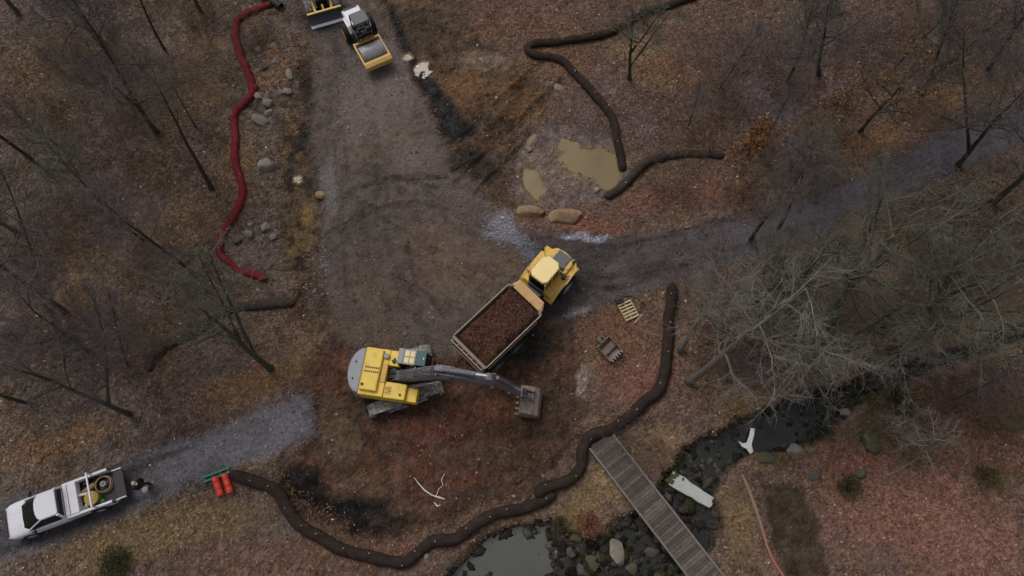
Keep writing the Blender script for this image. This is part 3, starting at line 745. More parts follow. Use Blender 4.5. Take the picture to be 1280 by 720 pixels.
# ---- articulated dump truck
rearm = P(587, 440, 2.9); frontm = P(659, 372, 2.9)
bh = math.atan2(frontm.y - rearm.y, frontm.x - rearm.x); bc = (rearm + frontm) / 2
ADT = empty('dump_truck', (bc.x, bc.y, 0.02), bh)
tag(ADT, 'yellow articulated dump truck with its open body full of brown soil', 'dump truck')
hl, hwid = 2.33, 1.37
def tub(z, ins, front=0.0): return [(-hl + 0, -hwid + ins), (-hl, hwid - ins), (hl - .25 - front, hwid - ins), (hl - front, hwid - ins - .3), (hl - front, -hwid + ins + .3), (hl - .25 - front, -hwid + ins)]
outer0, outer1 = tub(1.35, .28, .2), tub(2.9, 0)
inner1 = [(x * .972, y * .955) for x, y in outer1]; inner0 = [(x * .95, y * .93) for x, y in outer0]
b = MB(); n = 6
vs = [(x, y, 1.30) for x, y in outer0] + [(x, y, 2.9) for x, y in outer1] + [(x, y, 2.9) for x, y in inner1] + [(x, y, 1.42) for x, y in inner0]
fs = [tuple(range(n))]
for k in range(3):
    for i in range(n): fs.append((k * n + i, k * n + (i + 1) % n, (k + 1) * n + (i + 1) % n, (k + 1) * n + i))
fs.append(tuple(range(3 * n, 4 * n)))
b.add(vs, fs); body = b.build('dump_body', M_bed, ADT)
b = MB()
for s in (-1, 1):
    b.bx(-hl + .02, hl - .2, s * (hwid - .02) - .03, s * (hwid - .02) + .03, 2.88, 2.96)
    b.tube([(hl - .22, s * (hwid - .02), 2.93), (hl, s * (hwid - .3), 2.94)], .05, 6)
    b.bx(-hl + .1, hl - .6, s * (hwid + .055) - .025, s * (hwid + .055) + .025, 2.55, 2.62)
b.build('body_rim', M_rim, body)
b = MB()
for s in (-1, 1):
    for i in range(6):
        x = -1.9 + i * .72; b.box((x, s * (hwid - .07), 2.15), (.1, .07, 1.3), (-s * .16, 0, 0))
b.build('side_rib', M_bed, body)
tg = MB(); tg.box((-hl - .14, 0, 2.25), (.16, 2.62, 1.3), (0, .12, 0)); o = tg.build('tailgate', M_bed, ADT, 0.02)
b = MB(); b.box((-hl - .05, 0, 2.90), (.07, 2.7, .07)); b.box((-hl - .27, 0, 2.82), (.06, 2.6, .06))
for i in range(7): b.box((-hl - .17, -1.2 + i * .4, 2.84), (.24, .05, .06))
b.box((-hl - .28, 0, 1.75), (.06, 2.5, .08)); b.build('tailgate_frame', M_rim, o)
b = MB(); b.add([(hl - .12, 1.12, 2.86), (hl - .12, -1.12, 2.86), (hl + .02, -1.25, 2.86), (hl + .02, 1.25, 2.86), (hl + .36, 1.0, 3.25), (hl + .36, -1.0, 3.25), (hl + .42, -1.0, 3.18), (hl + .42, 1.0, 3.18)],
      [(0, 1, 5, 4), (4, 5, 6, 7), (2, 3, 7, 6), (0, 4, 7, 3), (1, 2, 6, 5), (0, 3, 2, 1)])
b.build('spill_guard', M_peach, body, 0.03)
b = MB(); b.bx(-2.2, 2.6, -.4, .4, .75, 1.3); b.bx(-1.7, .5, -.9, .9, .6, .95); b.cyl((2.5, 0, 1.05), (3.2, 0, 1.05), .32, 14); b.build('chassis', M_dark, ADT)
for x in (-1.45, .15):
    for s in (-1, 1): wheel(ADT, (x, s * 1.13, .82), .82, .62, M_steel)
b = MB()
for x in (-2.3, -.65, .98): 
    for s in (-1, 1): b.box((x, s * 1.2, 1.2), (.06, .5, .6))
b.build('mudguard', M_tyre, ADT)
# front unit
f0 = P(682, 337, 3.3); fh = R(51)
XF = Matrix.Translation(Vector((0, 0, 0))) @ Matrix.Rotation(-bh, 4, 'Z') @ Matrix.Translation(Vector((f0.x - bc.x, f0.y - bc.y, 0))) @ Matrix.Rotation(fh, 4, 'Z')
def fb(mb, name, m, parent=ADT, bevel=0.03, **k): return mb.build(name, m, parent, bevel, xf=XF, **k)
b = MB(); b.prismz([(-.8, -.58), (.62, -.60), (.92, -.36), (.92, .36), (.62, .60), (-.8, .58)], 1.45, 3.2, [(-.74, -.55), (.58, -.57), (.80, -.34), (.80, .34), (.58, .57), (-.74, .55)]); cabA = fb(b, 'cab', M_glass)
b = MB(); b.prismz([(-.82, -.62), (.64, -.64), (.94, -.38), (.94, .38), (.64, .64), (-.82, .62)], 1.4, 2.05); fb(b, 'cab_lower', M_yel2, cabA)
b = MB()
for x in (-.78, -.12, .58):
    for s in (-1, 1): b.box((x, s * .585, 2.6), (.09, .06, 1.25), (0, 0, 0))
b.bx(.78, .86, -.38, -.3, 2.0, 3.2); b.bx(.78, .86, .3, .38, 2.0, 3.2); fb(b, 'cab_pillar', M_yel2, cabA, 0.01)
oc = [(-.84, -.42), (-.62, -.63), (.55, -.63), (.84, -.36), (.84, .36), (.55, .63), (-.62, .63), (-.84, .42)]
b = MB(); b.prismz(oc, 3.18, 3.36, [(x * .95, y * .94) for x, y in oc]); fb(b, 'cab_roof', M_roof, cabA, 0.05)
hp = [(.85, -.95), (1.75, -.92), (2.12, -.62), (2.2, .0), (2.12, .62), (1.75, .92), (.85, .95)]
b = MB(); b.prismz(hp, 1.05, 2.1, [(x - .1 if x > 1 else x, y * .92) for x, y in hp]); hood = fb(b, 'hood', M_yel2, bevel=0.07)
b = MB(); b.box((1.52, -.1, 2.12), (.95, .98, .1), top=(.94, .94)); fb(b, 'hood_panel', M_grey, hood, 0.03)
b = MB(); b.bx(.93, 1.02, -.62, .5, 2.1, 2.2)
for i in range(8): b.box((.98 + rr.uniform(-.04, .1), -.6 + i * .13, 2.18), (.08, .06, .1))
fb(b, 'cowl', M_dark, hood, 0.01)
b = MB(); b.bx(2.08, 2.2, -.5, .5, 1.2, 1.8); fb(b, 'grille', M_dark, hood, 0.01)
b = MB()
for s in (-1, 1): b.box((2.14, s * .56, 1.5), (.12, .2, .16), (0, 0, -s * .4))
fb(b, 'headlight', M_silver, hood, 0.02)
for s in (-1, 1):
    b = MB(); b.prism([(-.95, 1.25), (-.75, 1.55), (-.2, 1.86), (1.4, 1.90), (1.85, 1.72), (2.02, 1.35), (1.85, 1.35), (1.7, 1.62), (1.35, 1.76), (-.15, 1.72), (-.6, 1.45), (-.8, 1.2)], min(s * .62, s * 1.27), max(s * .62, s * 1.27)); fb(b, 'fender', M_yel2, bevel=0.05)
    b = MB(); b.prism([(-.9, 1.1), (-.1, 1.1), (-.1, 1.8), (-.75, 1.75)], min(s * .6, s * 1.05), max(s * .6, s * 1.05)); fb(b, 'side_step_box', M_yel2, bevel=0.04)
    wheel(ADT, (.72, s * 1.06, .82), .82, .6, M_silver, XF)
b = MB(); b.tube([(0.15, -1.26, 1.9), (.35, -1.38, 2.45), (1.35, -1.32, 2.5), (1.75, -1.0, 2.4), (1.8, -.95, 2.0)], .035, 7); fb(b, 'handrail', M_peach, bevel=0)
b = MB(); b.lathe([(.01, .3), (.16, .3), (.17, .24), (.16, 0)], (.72, -.88, 1.95), 'z', 16); b.cyl((.72, -.88, 1.9), (.95, -1.15, 2.15), .04, 8); fb(b, 'exhaust_cap', M_dark, bevel=0)
b = MB(); b.tube([(-.45, .7, 1.9), (-.2, 1.0, 2.1), (-.15, 1.02, 2.9), (-.5, .98, 2.85), (-.55, .72, 2.2)], .025, 6); fb(b, 'grab_rail', M_rim, bevel=0)
b = MB(); b.tube([(.8, .6, 2.9), (1.1, 1.02, 2.9)], .02, 6); b.box((1.12, 1.06, 2.75), (.06, .22, .4), (0, 0, .4)); b.tube([(.8, -.6, 2.9), (1.1, -1.02, 2.6)], .02, 6); fb(b, 'mirror', M_dark, bevel=0)
b = MB(); b.bx(-1.5, -.86, -.52, .52, 1.3, 2.0); o = fb(b, 'rear_deck', M_grey, bevel=0.04)
b = MB(); b.bx(-1.0, -.84, -.5, .5, 2.0, 2.35); fb(b, 'cab_rear_panel', M_dark, cabA, 0.02)
b = MB(); b.bx(-1.9, 1.9, -.45, .45, .6, 1.35); fb(b, 'front_frame', M_dark)

# soil carried by the truck
gn, gm = 60, 36; us = np.linspace(-hl * .955, hl * .93, gn); vs_ = np.linspace(-hwid * .93, hwid * .93, gm)
U, Vv = np.meshgrid(us, vs_); e = np.minimum(1, np.minimum((1 - np.abs(U) / (hl * .96)) * 6, (1 - np.abs(Vv) / (hwid * .94)) * 4)); e = np.clip(e, 0, 1)
HZ = 2.50 + .38 * np.sqrt(e) + .28 * fbm(U + 9, Vv, 1.0, 4, 60) * e + .16 * fbm(U, Vv, 4.0, 3, 61)
HZ = HZ + 0.16 * np.maximum(0, fbm(U, Vv, 2.4, 2, 66)) 
nc = 0.5 + fbm(U, Vv, 0.9, 4, 62) * 1.6; cc = lin(64, 47, 37) * (1 - nc[..., None]) + lin(86, 58, 45) * nc[..., None]
cc = cc * (1 + .9 * (nrg.random(U.shape) - .5))[..., None]
ii = np.arange(gn * gm).reshape(gm, gn)
M_soil = attr_mat('loose_soil', 0.95, vscale=7.0, var=0.4, bump=0.9, bscale=9.0)
ld = fast_mesh('soil_load', np.stack([U.ravel(), Vv.ravel(), HZ.ravel()], -1), np.stack([ii[:-1, :-1], ii[:-1, 1:], ii[1:, 1:], ii[1:, :-1]], -1).reshape(-1, 4), M_soil, cc.reshape(-1, 3))
ld.location = (bc.x, bc.y, 0.02); ld.rotation_euler = (0, 0, bh)
tag(ld, 'loose reddish brown soil heaped in the dump truck body', 'soil', kind='stuff')
# clods on the load
cv = []; cf = []
for i in range(420):
    x = rr.uniform(-hl * .9, hl * .88); y = rr.uniform(-hwid * .88, hwid * .88); r0 = rr.uniform(.025, .085)
    j = int((x + hl * .955) / (hl * 1.885) * (gn - 1)); k = int((y + hwid * .93) / (hwid * 1.86) * (gm - 1))
    z = HZ[max(0, min(gm - 1, k)), max(0, min(gn - 1, j))]; o_ = len(cv)
    for q in ((1, 0, 0), (0, 1, 0), (-1, 0, 0), (0, -1, 0), (0, 0, 1), (0, 0, -1)): cv.append((x + q[0] * r0 * rr.uniform(.7, 1.3), y + q[1] * r0 * rr.uniform(.7, 1.3), z + q[2] * r0 * .8))
    cf += [(o_, o_ + 1, o_ + 4), (o_ + 1, o_ + 2, o_ + 4), (o_ + 2, o_ + 3, o_ + 4), (o_ + 3, o_, o_ + 4), (o_ + 1, o_, o_ + 5), (o_ + 2, o_ + 1, o_ + 5), (o_ + 3, o_ + 2, o_ + 5), (o_, o_ + 3, o_ + 5)]
c2 = np.repeat(np.array([lin(*rr.choice([(110, 74, 54), (80, 56, 42), (58, 42, 34), (126, 98, 80)])) for i in range(420)]), 6, 0)
o = fast_mesh('soil_clods', cv, cf, M_soil, c2); o.parent = ld; o['kind'] = 'stuff'

# ---- roller
dr = P(465.5, 65, .8); rh = math.atan2(-2.05, 1.10)
ROL = empty('road_roller', (dr.x, dr.y, 0.02), rh)
tag(ROL, 'soil compaction roller with white rear hood, grey canopy and yellow drum frame', 'road roller')
b = MB(); b.lathe([(.01, -.84), (.66, -.84), (.68, -.82), (.68, .82), (.66, .84), (.01, .84)], (0, 0, .68), 'y', 40); b.build('drum', M_drum, ROL, smooth=True)
b = MB()
for s in (-1, 1): b.prism([(-1.05, .75), (-1.0, 1.12), (.85, 1.05), (.95, .8), (.9, .55), (-.9, .5)], s * .95 - .06, s * .95 + .06)
b.prism([(.80, .5), (.82, 1.03), (1.05, 1.12), (1.3, .98), (1.26, .55)], -1.01, 1.01)
b.prism([(-1.0, .55), (-1.0, 1.06), (-.84, 1.10), (-.80, .6)], -.9, .9); b.build('drum_frame', M_roll, ROL, 0.03)
b = MB(); b.bx(.72, .78, -.86, .86, .95, 1.0); b.bx(-.77, -.70, -.86, .86, .95, 1.0); b.build('drum_scraper', M_dark, ROL)
b = MB()
for i in range(9): b.tube([(-1.1, -.6 + i * .15, 1.1), (-.95, -.55 + i * .14, 1.25 + rr.uniform(0, .1)), (-.85, -.55 + i * .14, 1.1)], .03, 5)
b.build('hydraulic_hose', M_roll, ROL)
b = MB(); b.bx(-1.5, -.95, -.35, .35, .5, 1.0); b.bx(-3.4, -1.3, -.5, .5, .55, 1.15); b.build('chassis', M_dark, ROL)
b = MB(); b.prism([(-3.7, .85), (-2.0, .9), (-1.95, 1.75), (-3.5, 1.66), (-3.78, 1.4)], -.66, .66); rhood = b.build('rear_hood', M_white, ROL, 0.1)
b = MB(); b.bx(-3.62, -3.42, -.5, .5, 1.52, 1.69); b.build('hood_grille', M_dark, rhood, 0.01)
for s in (-1, 1):
    b = MB(); b.prism([(-3.25, 1.3), (-3.0, 1.55), (-2.1, 1.6), (-1.75, 1.2), (-1.85, 1.15), (-2.2, 1.45), (-2.95, 1.42), (-3.15, 1.22)], min(s * .6, s * .82), max(s * .6, s * .82)); b.build('fender', M_white, ROL, 0.04)
    wheel(ROL, (-2.50, s * .98, .68), .68, .40, M_roll, lugs=20, rimr=.6)
b = MB(); b.bx(-2.0, -1.0, -.62, .62, 1.0, 1.4); b.bx(-1.1, -.98, -.55, .55, 1.4, 1.95); b.build('operator_platform', M_dark, ROL, 0.04)
b = MB(); b.bx(-1.95, -1.5, -.27, .27, 1.4, 1.6); b.box((-1.98, 0, 1.9), (.14, .52, .65), (0, -.15, 0)); b.build('seat', M_dark, ROL, 0.05)
b = MB(); b.cyl((-1.15, 0, 1.5), (-1.3, 0, 1.95), .035, 8); b.torus((-1.33, 0, 1.98), .19, .02, 20, 6); b.build('steering_wheel', M_grey, ROL)
b = MB()
for x in (-.82, -.7): b.tube([(x - .2, -.55, 1.0), (x - .2, -.55, 1.75), (x - .2, .55, 1.75), (x - .2, .55, 1.0)], .028, 6)
for s in (-1, 1): b.tube([(-1.0, s * .58, 1.4), (-1.1, s * .62, 1.9), (-1.7, s * .64, 1.9), (-1.8, s * .62, 1.4)], .025, 6)
b.bx(-1.02, -.95, -.2, .2, 1.75, 1.95); b.build('guard_rail', M_steel, ROL)
b = MB()
for x in (-1.9, -.98):
    for s in (-1, 1): b.cyl((x, s * .52, 1.3), (x + (.08 if x < -1.5 else .02), s * .52, 2.8), .045, 8)
b.build('canopy_post', M_dark, ROL)
b = MB(); b.box((-1.38, 0.04, 2.84), (1.12, 1.18, .12), top=(.93, .93)); b.build('canopy', M_dgrey, ROL, 0.05)

# ---- bulldozer at the top edge
bl = P(405, 13.5, 1.0); bl2 = P(385, 19, 1.0); br2 = P(425.5, 7.5, 1.0)
dh = math.atan2(br2.y - bl2.y, br2.x - bl2.x) - math.pi / 2
DOZ = empty('bulldozer', (bl.x, bl.y, 0.02), dh)
tag(DOZ, 'yellow crawler bulldozer cut off by the top edge, blade facing down', 'bulldozer')
bwid = (br2 - bl2).length / 2 + .05
b = MB(); cur = [(.05, 1.02), (.02, .9), (-.02, .7), (0.0, .45), (.1, .22), (.3, .04)]
for i in range(5):
    (x0, z0), (x1, z1) = cur[i], cur[i + 1]; b.prism([(x0, z0), (x1, z1), (x1 - .07, z1 - .0), (x0 - .07, z0)], -bwid, bwid)
blade = b.build('blade', M_dgrey, DOZ)
b = MB(); b.bx(-.06, .08, -bwid, bwid, 1.0, 1.07); b.build('blade_top_edge', M_yel2, blade, 0.01)
b = MB(); b.box((.34, 0, .04), (.2, bwid * 2, .03), (0, .5, 0)); b.build('cutting_edge', M_chrome, blade)
b = MB()
for s in (-1, 1): b.tube([(-.08, s * .45, .8), (-.45, s * .62, .75), (-1.5, s * .68, .6)], .09, 8)
b.tube([(-.08, 0, .95), (-.45, 0, 1.15)], .08, 8); b.prism([(-.05, .3), (-.05, .9), (-.35, .6)], -.5, -.42); b.prism([(-.05, .3), (-.05, .9), (-.35, .6)], .42, .5); b.build('push_arm', M_yel2, DOZ)
sm2 = shoe(.18, .5)
for s in (-1, 1): crawler(DOZ, 2.9, .5, .85, sm2, 38, 0, (-1.95, s * .98, 0), M_dark)
b = MB(); b.prism([(-2.4, .6), (-1.35, .6), (-1.3, 1.2), (-1.4, 1.45), (-2.4, 1.6)], -.42, .42); b.build('engine_hood', M_yel2, DOZ, 0.06)
b = MB(); b.bx(-3.3, -2.2, -.6, .6, .6, 1.3); b.build('rear_body', M_yel2, DOZ, .05)
b = MB(); b.bx(-3.2, -2.0, -.55, .55, 1.3, 2.6); b.build('cab', M_glass, DOZ, .05)
b = MB(); b.bx(-3.3, -1.9, -.65, .65, 2.6, 2.72); b.build('cab_roof', M_yel2, DOZ, .04)
b = MB(); b.bx(-2.6, -.75, -.72, .72, .35, .62); b.bx(-1.36, -.9, -.42, .42, .6, 1.2); b.build('belly_frame', M_dark, DOZ)

# ---- pickup
pr = P(135, 607, 1.1); pf = P(12, 654, .9)
ph = math.atan2(pf.y - pr.y, pf.x - pr.x); pc = (pr + pf) / 2
PK = empty('pickup_truck', (pc.x, pc.y, 0.01), ph)
tag(PK, 'white pickup truck with open tailgate and tool box parked on gravel road', 'pickup truck')
def sec(x, wd, zb, zs, zt):
    return [(x, -wd, zb), (x, -wd * 1.0, zs), (x, -wd + .07, zs + (zt - zs) * .55), (x, -wd + .22, zt - .01), (x, -wd * .4, zt + .01), (x, wd * .4, zt + .01), (x, wd - .22, zt - .01), (x, wd - .07, zs + (zt - zs) * .55), (x, wd, zs), (x, wd, zb)]
b = MB(); b.loft([sec(2.88, .78, .48, .72, .84), sec(2.80, .90, .42, .84, .98), sec(2.62, .955, .4, .92, 1.06), sec(2.2, .985, .4, .97, 1.12), sec(1.75, .99, .4, .99, 1.15), sec(1.5, .99, .4, 1.0, 1.15), sec(.5, .99, .38, 1.0, 1.13), sec(-.32, .985, .38, 1.0, 1.13)])
cabp = b.build('body', M_white, PK, smooth=True)
b = MB()
for y in (-.42, .42): b.prism([(2.65, 1.062), (1.9, 1.14), (1.9, 1.155), (2.65, 1.085)], y - .02, y + .02)
b.build('hood_crease', M_white, cabp)
b = MB(); b.prismz([(1.95, -.62), (1.98, 0), (1.95, .62), (1.55, .9), (-.26, .9), (-.26, -.9), (1.55, -.9)], 1.10, 1.80, [(.80, -.55), (.84, 0), (.80, .55), (.6, .70), (-.24, .70), (-.24, -.70), (.6, -.70)]); gl = b.build('windows', M_glass, PK, 0.03)
b = MB(); rf = [(.80, -.56), (.88, -.3), (.90, 0), (.88, .3), (.80, .56), (.62, .73), (-.26, .73), (-.31, .6), (-.31, -.6), (-.26, -.73), (.62, -.73)]
b.prismz(rf, 1.78, 1.86, [(x * .96 if x > 0 else x, y * .93) for x, y in rf]); b.build('roof', M_white, PK, 0.03)
b = MB()
for s in (-1, 1):
    b.tube([(1.70, s * .86, 1.12), (.66, s * .70, 1.80)], .045, 6); b.tube([(-.26, s * .88, 1.1), (-.27, s * .71, 1.80)], .075, 6)
b.build('pillar', M_white, PK)
b = MB(); b.box((.95, -.12, 1.3), (.3, .45, .3)); b.box((.6, .42, 1.25), (.4, .45, .5)); b.build('seat', M_grey, gl)
b = MB()
for s in (-1, 1): b.box((1.35, s * 1.1, 1.22), (.16, .2, .2)); b.box((1.35, s * .98, 1.15), (.06, .2, .05))
b.build('side_mirror', M_dark, PK, 0.02)
b = MB()
for s in (-1, 1): b.box((2.76, s * .74, .82), (.2, .26, .16), (0, 0, -s * .3))
b.build('headlight', M_silver, PK, 0.02)
b = MB(); b.bx(2.78, 2.93, -.85, .85, .42, .58); b.build('bumper', M_dark, PK, 0.03)
b = MB(); b.bx(2.80, 2.885, -.5, .5, .6, .78); b.build('grille', M_dark, PK, .01)
for x in (2.0, -1.85):
    for s in (-1, 1): wheel(PK, (x, s * .92, .39), .39, .27, M_silver, lugs=24, rimr=.62)
b = MB()
for s in (-1, 1):
    b.prism([(-.36, .45), (-1.35, .45), (-1.5, .8), (-1.85, .9), (-2.2, .8), (-2.35, .45), (-2.85, .5), (-2.85, 1.12), (-.36, 1.12)], min(s * .84, s * .985), max(s * .84, s * .985))
b.bx(-.42, -.34, -.9, .9, .5, 1.12)
bed = b.build('cargo_bed', M_white, PK, 0.03)
MB().bx(-2.85, -.36, -.85, .85, .55, .60).build('bed_floor', M_dark, bed)
b = MB()
for s in (-1, 1): b.bx(-2.86, -.38, s * .92 - .07, s * .92 + .07, 1.12, 1.16)
b.build('bed_rail', M_white, bed, 0.015)
b = MB(); b.bx(-1.12, -.40, -.86, .86, .75, 1.22); tb = b.build('tool_box', M_white, PK, 0.02)
b = MB(); b.bx(-.66, -.63, -.86, .86, 1.215, 1.232); b.build('lid_gap', M_dark, tb)
b = MB(); b.box((-3.18, 0, .64), (.56, 1.62, .07), (0, -.05, 0)); tgp = b.build('tailgate', M_dark, PK, 0.01)
b = MB()
for s in (-1, 1): b.bx(-3.44, -2.9, s * .83 - .03, s * .83 + .03, .58, .74)
b.build('tailgate_edge', M_white, tgp)
b = MB()
for s in (-1, 1): b.bx(-2.88, -2.78, s * .93 - .055, s * .93 + .06, .72, 1.1)
b.build('tail_light', M_redl, PK, 0.01)
b = MB(); b.bx(-3.02, -2.86, -.9, .9, .42, .56); b.build('rear_bumper', M_silver, PK, .02)
b = MB(); b.bx(-2.06, -1.97, -.98, .98, 1.62, 1.70)
for s in (-1, 1): b.bx(-2.06, -1.97, s * .94 - .04, s * .94 + .04, 1.15, 1.65)
b.build('rack_bar', M_white, PK, 0.01)
# cargo in the bed (things of their own)
def pk(x, y, z): 
    return Vector((pc.x + math.cos(ph) * x - math.sin(ph) * y, pc.y + math.sin(ph) * x + math.cos(ph) * y, z + .01))
def cargo(name, mb, m, label, cat, x, y, z, rz=0, bevel=0, group=None):
    o = mb.build(name, m, None, bevel); o.location = pk(x, y, z + .004); o.rotation_euler = (0, 0, ph + rz); tag(o, label, cat, group); return o
M_must = mat('mustard_plastic', (0.34, 0.25, 0.03), .5, var=.1); M_tanh = mat('tan_hose', (0.38, 0.25, 0.12), .6, var=.15); M_brn = mat('brown_bag', (0.32, 0.19, 0.08), .8, var=.25, bump=.4)
M_wpl = mat('white_pvc', (.66, .64, .62), .4, var=.06); M_grn = mat('green_plastic', (.06, .22, .08), .5, var=.15); M_blk = mat('black_plastic', (.012, .012, .013), .5, var=.2)
cargo('tub', MB().lathe([(.01, .0), (.30, 0), (.36, .52), (.39, .54), (.39, .58), (.01, .60)], (0, 0, 0), 'z', 28), M_must, 'round mustard yellow tub with lid in the pickup bed', 'tub', -1.82, .36, .61)
b = MB()
for i in range(5): b.torus((rr.uniform(-.02, .02), rr.uniform(-.02, .02), .03 + i * .05), .47 - i * .012, .028, 36, 6)
cargo('hose_coil', b, M_tanh, 'coiled tan hose lying beside the tailgate in pickup bed', 'hose', -2.40, -.26, .64)
cargo('sack', MB().box((0, 0, .14), (.95, .34, .28), top=(.8, .7)), M_brn, 'tan brown sack lying across the front of pickup bed', 'sack', -1.55, -.3, .61, .35, .07)
cargo('sack', MB().box((0, 0, .12), (.8, .3, .24), top=(.8, .7)), M_brn, 'smaller brown sack between white pipe and mustard tub', 'sack', -1.62, .12, .61, -.1, .07)
cargo('pipe_piece', MB().cyl((-.4, 0, .08), (.4, 0, .12), .075, 14), M_wpl, 'short white pipe resting on a sack in pickup bed', 'pipe', -1.48, -.02, .88, -.15)
cargo('pipe_piece', MB().cyl((-.4, 0, .08), (.4, 0, .1), .085, 14), M_silver, 'short grey pipe slanting across the pickup bed', 'pipe', -1.36, .42, .61, .85)
cargo('bucket_pail', MB().lathe([(.01, .0), (.12, 0), (.15, .3), (.135, .3), (.11, .03), (.01, .03)], (0, 0, 0), 'z', 18), M_wpl, 'small white pail inside the coiled tan hose', 'pail', -2.42, -.26, .62)
cargo('bucket_pail', MB().lathe([(.01, .0), (.1, 0), (.13, .28), (.115, .28), (.09, .03), (.01, .03)], (0, 0, 0), 'z', 18), M_wpl, 'white pail near the driver side wall of pickup bed', 'pail', -1.3, .70, .61)
cargo('fuel_can', MB().box((0, 0, .16), (.3, .2, .32), top=(.8, .8)), M_grn, 'green plastic can beside mustard tub under rack bar', 'can', -2.2, .66, .61, .3, .03)
cargo('tool_bag', MB().box((0, 0, .13), (.42, .3, .26), top=(.8, .6)), M_blk, 'black tool bag by the passenger side bed wall', 'bag', -1.5, -.66, .61, .2, .04)
cargo('crate', MB().box((0, 0, .12), (.4, .34, .24)), M_grey, 'grey crate against the tool box in pickup bed', 'crate', -1.34, -.05, .61, 0, .02)

# ---- person
hp0 = P(166.5, 604, 1.68); gp = G(182, 607)
px_, py_ = hp0.x + .02, hp0.y
gz = T(px_, py_)
PER = empty('person', (px_, py_, gz), R(-15))
tag(PER, 'person in black jacket and trousers standing behind the open tailgate', 'person')
def skin_mesh(name, pts, edges, rad, m, parent, root=0, sub=2):
    me = bpy.data.meshes.new(name); me.from_pydata(pts, edges, [])
    me.materials.append(m)
    o = bpy.data.objects.new(name, me); COL.objects.link(o); o.parent = parent
    sk = o.modifiers.new('skin', 'SKIN'); sk.use_smooth_shade = True
    if not me.skin_vertices: 
        bm = bmesh.new(); bm.from_mesh(me); bm.verts.layers.skin.verify(); bm.to_mesh(me); bm.free()
    for i, r0 in enumerate(rad):
        me.skin_vertices[0].data[i].radius = r0 if hasattr(r0, '__len__') else (r0, r0)
        me.skin_vertices[0].data[i].use_root = (i == root)
    ss = o.modifiers.new('sub', 'SUBSURF'); ss.levels = sub; ss.render_levels = sub
    return o
M_blackc = mat('black_cloth', (.010, .010, .011), .85, var=.3, scale=8, bump=.3); M_skinp = mat('skin', (.42, .25, .18), .55, var=.08); M_cap = mat('beige_cap_cloth', (.46, .38, .30), .8, var=.1)
bp = [(0, 0, .95), (0, 0, 1.18), (0, 0, 1.40), (.01, 0, 1.50),
      (0, .10, .90), (.02, .11, .50), (0, .12, .10), (.16, .13, .05),
      (0, -.10, .90), (.02, -.11, .50), (0, -.12, .10), (.16, -.13, .05),
      (0, .21, 1.40), (-.02, .29, 1.14), (.14, .22, .95),
      (0, -.21, 1.40), (-.02, -.29, 1.14), (.16, -.20, .98)]
be = [(0, 1), (1, 2), (2, 3), (0, 4), (4, 5), (5, 6), (6, 7), (0, 8), (8, 9), (9, 10), (10, 11), (2, 12), (12, 13), (13, 14), (2, 15), (15, 16), (16, 17)]
brd = [(.20, .24), (.20, .24), (.19, .25), .09, .125, .10, .075, .06, .125, .10, .075, .06, .11, .085, .06, .11, .085, .06]
skin_mesh('body', bp, be, brd, M_blackc, PER)
def head_part(nm, m, par):
    b = MB(); hd = []
    for zz, r0 in ((1.47, .055), (1.52, .06), (1.56, .075), (1.60, .09), (1.66, .1), (1.72, .098), (1.76, .075), (1.785, .03)):
        hd.append([(r0 * 1.12 * math.cos(t) + .02, r0 * .9 * math.sin(t), zz) for t in np.linspace(0, 2 * math.pi, 14, endpoint=False)])
    b.loft(hd); h = b.build(nm, m, par, smooth=True)
    b = MB(); b.box((.135, 0, 1.635), (.04, .03, .05)); b.box((.12, 0, 1.575), (.03, .05, .012))
    for s in (-1, 1): b.box((.015, s * .092, 1.64), (.05, .02, .06)); b.box((.122, s * .035, 1.665), (.02, .025, .012))
    b.build('face_features', m, h, 0.006)
    return h
hd = head_part('head', M_skinp, PER)
b = MB(); b.lathe([(.118, 1.69), (.125, 1.72), (.115, 1.77), (.07, 1.81), (.01, 1.82)], (.02, 0, 0), 'z', 18); b.prismz([(.1, .09), (.22, .06), (.24, 0), (.22, -.06), (.1, -.09)], 1.695, 1.71); b.build('cap', M_cap, PER, smooth=True)
for s, base in ((1, (.14, .22, .95)), (-1, (.16, -.20, .98))):
    b = MB(); bx_, by_, bz_ = base
    b.tube([(bx_ - .01, by_, bz_ + .01), (bx_ + .03, by_, bz_ - .02), (bx_ + .08, by_ - s * .01, bz_ - .045)], [.03, .04, .036], 8, flat=.6)
    for k in range(4):
        q = by_ - .03 + k * .02; ln = (.055, .07, .066, .05)[k]
        b.tube([(bx_ + .07, q, bz_ - .04), (bx_ + .07 + ln * .6, q, bz_ - .06), (bx_ + .07 + ln * .8, q, bz_ - .06 - ln * .5)], [.0095, .009, .007], 6)
    b.tube([(bx_ + .02, by_ - s * .03, bz_ - .02), (bx_ + .05, by_ - s * .06, bz_ - .035), (bx_ + .085, by_ - s * .06, bz_ - .05)], [.011, .0105, .008], 6)
    b.build('hand', M_skinp, PER, smooth=True)
b = MB()
for s in (-1, 1): b.box((.07, s * .125, .05), (.3, .11, .1), top=(.85, .8))
b.build('boot', M_blk, PER, 0.03)
# white hard hat held at the thigh
b = MB(); b.lathe([(.175, 0), (.165, .012), (.14, .02), (.138, .07), (.11, .13), (.06, .16), (.01, .168)], (0, 0, 0), 'z', 24); b.bx(-.11, .11, -.012, .012, .15, .178)
o = b.build('hard_hat', M_wpl, None, smooth=True); o.location = PER.matrix_basis @ Vector((.32, -.19, .87)); o.rotation_euler = (0, .15, R(-15)); 
tag(o, 'white hard hat held low by the person in black', 'hard hat')
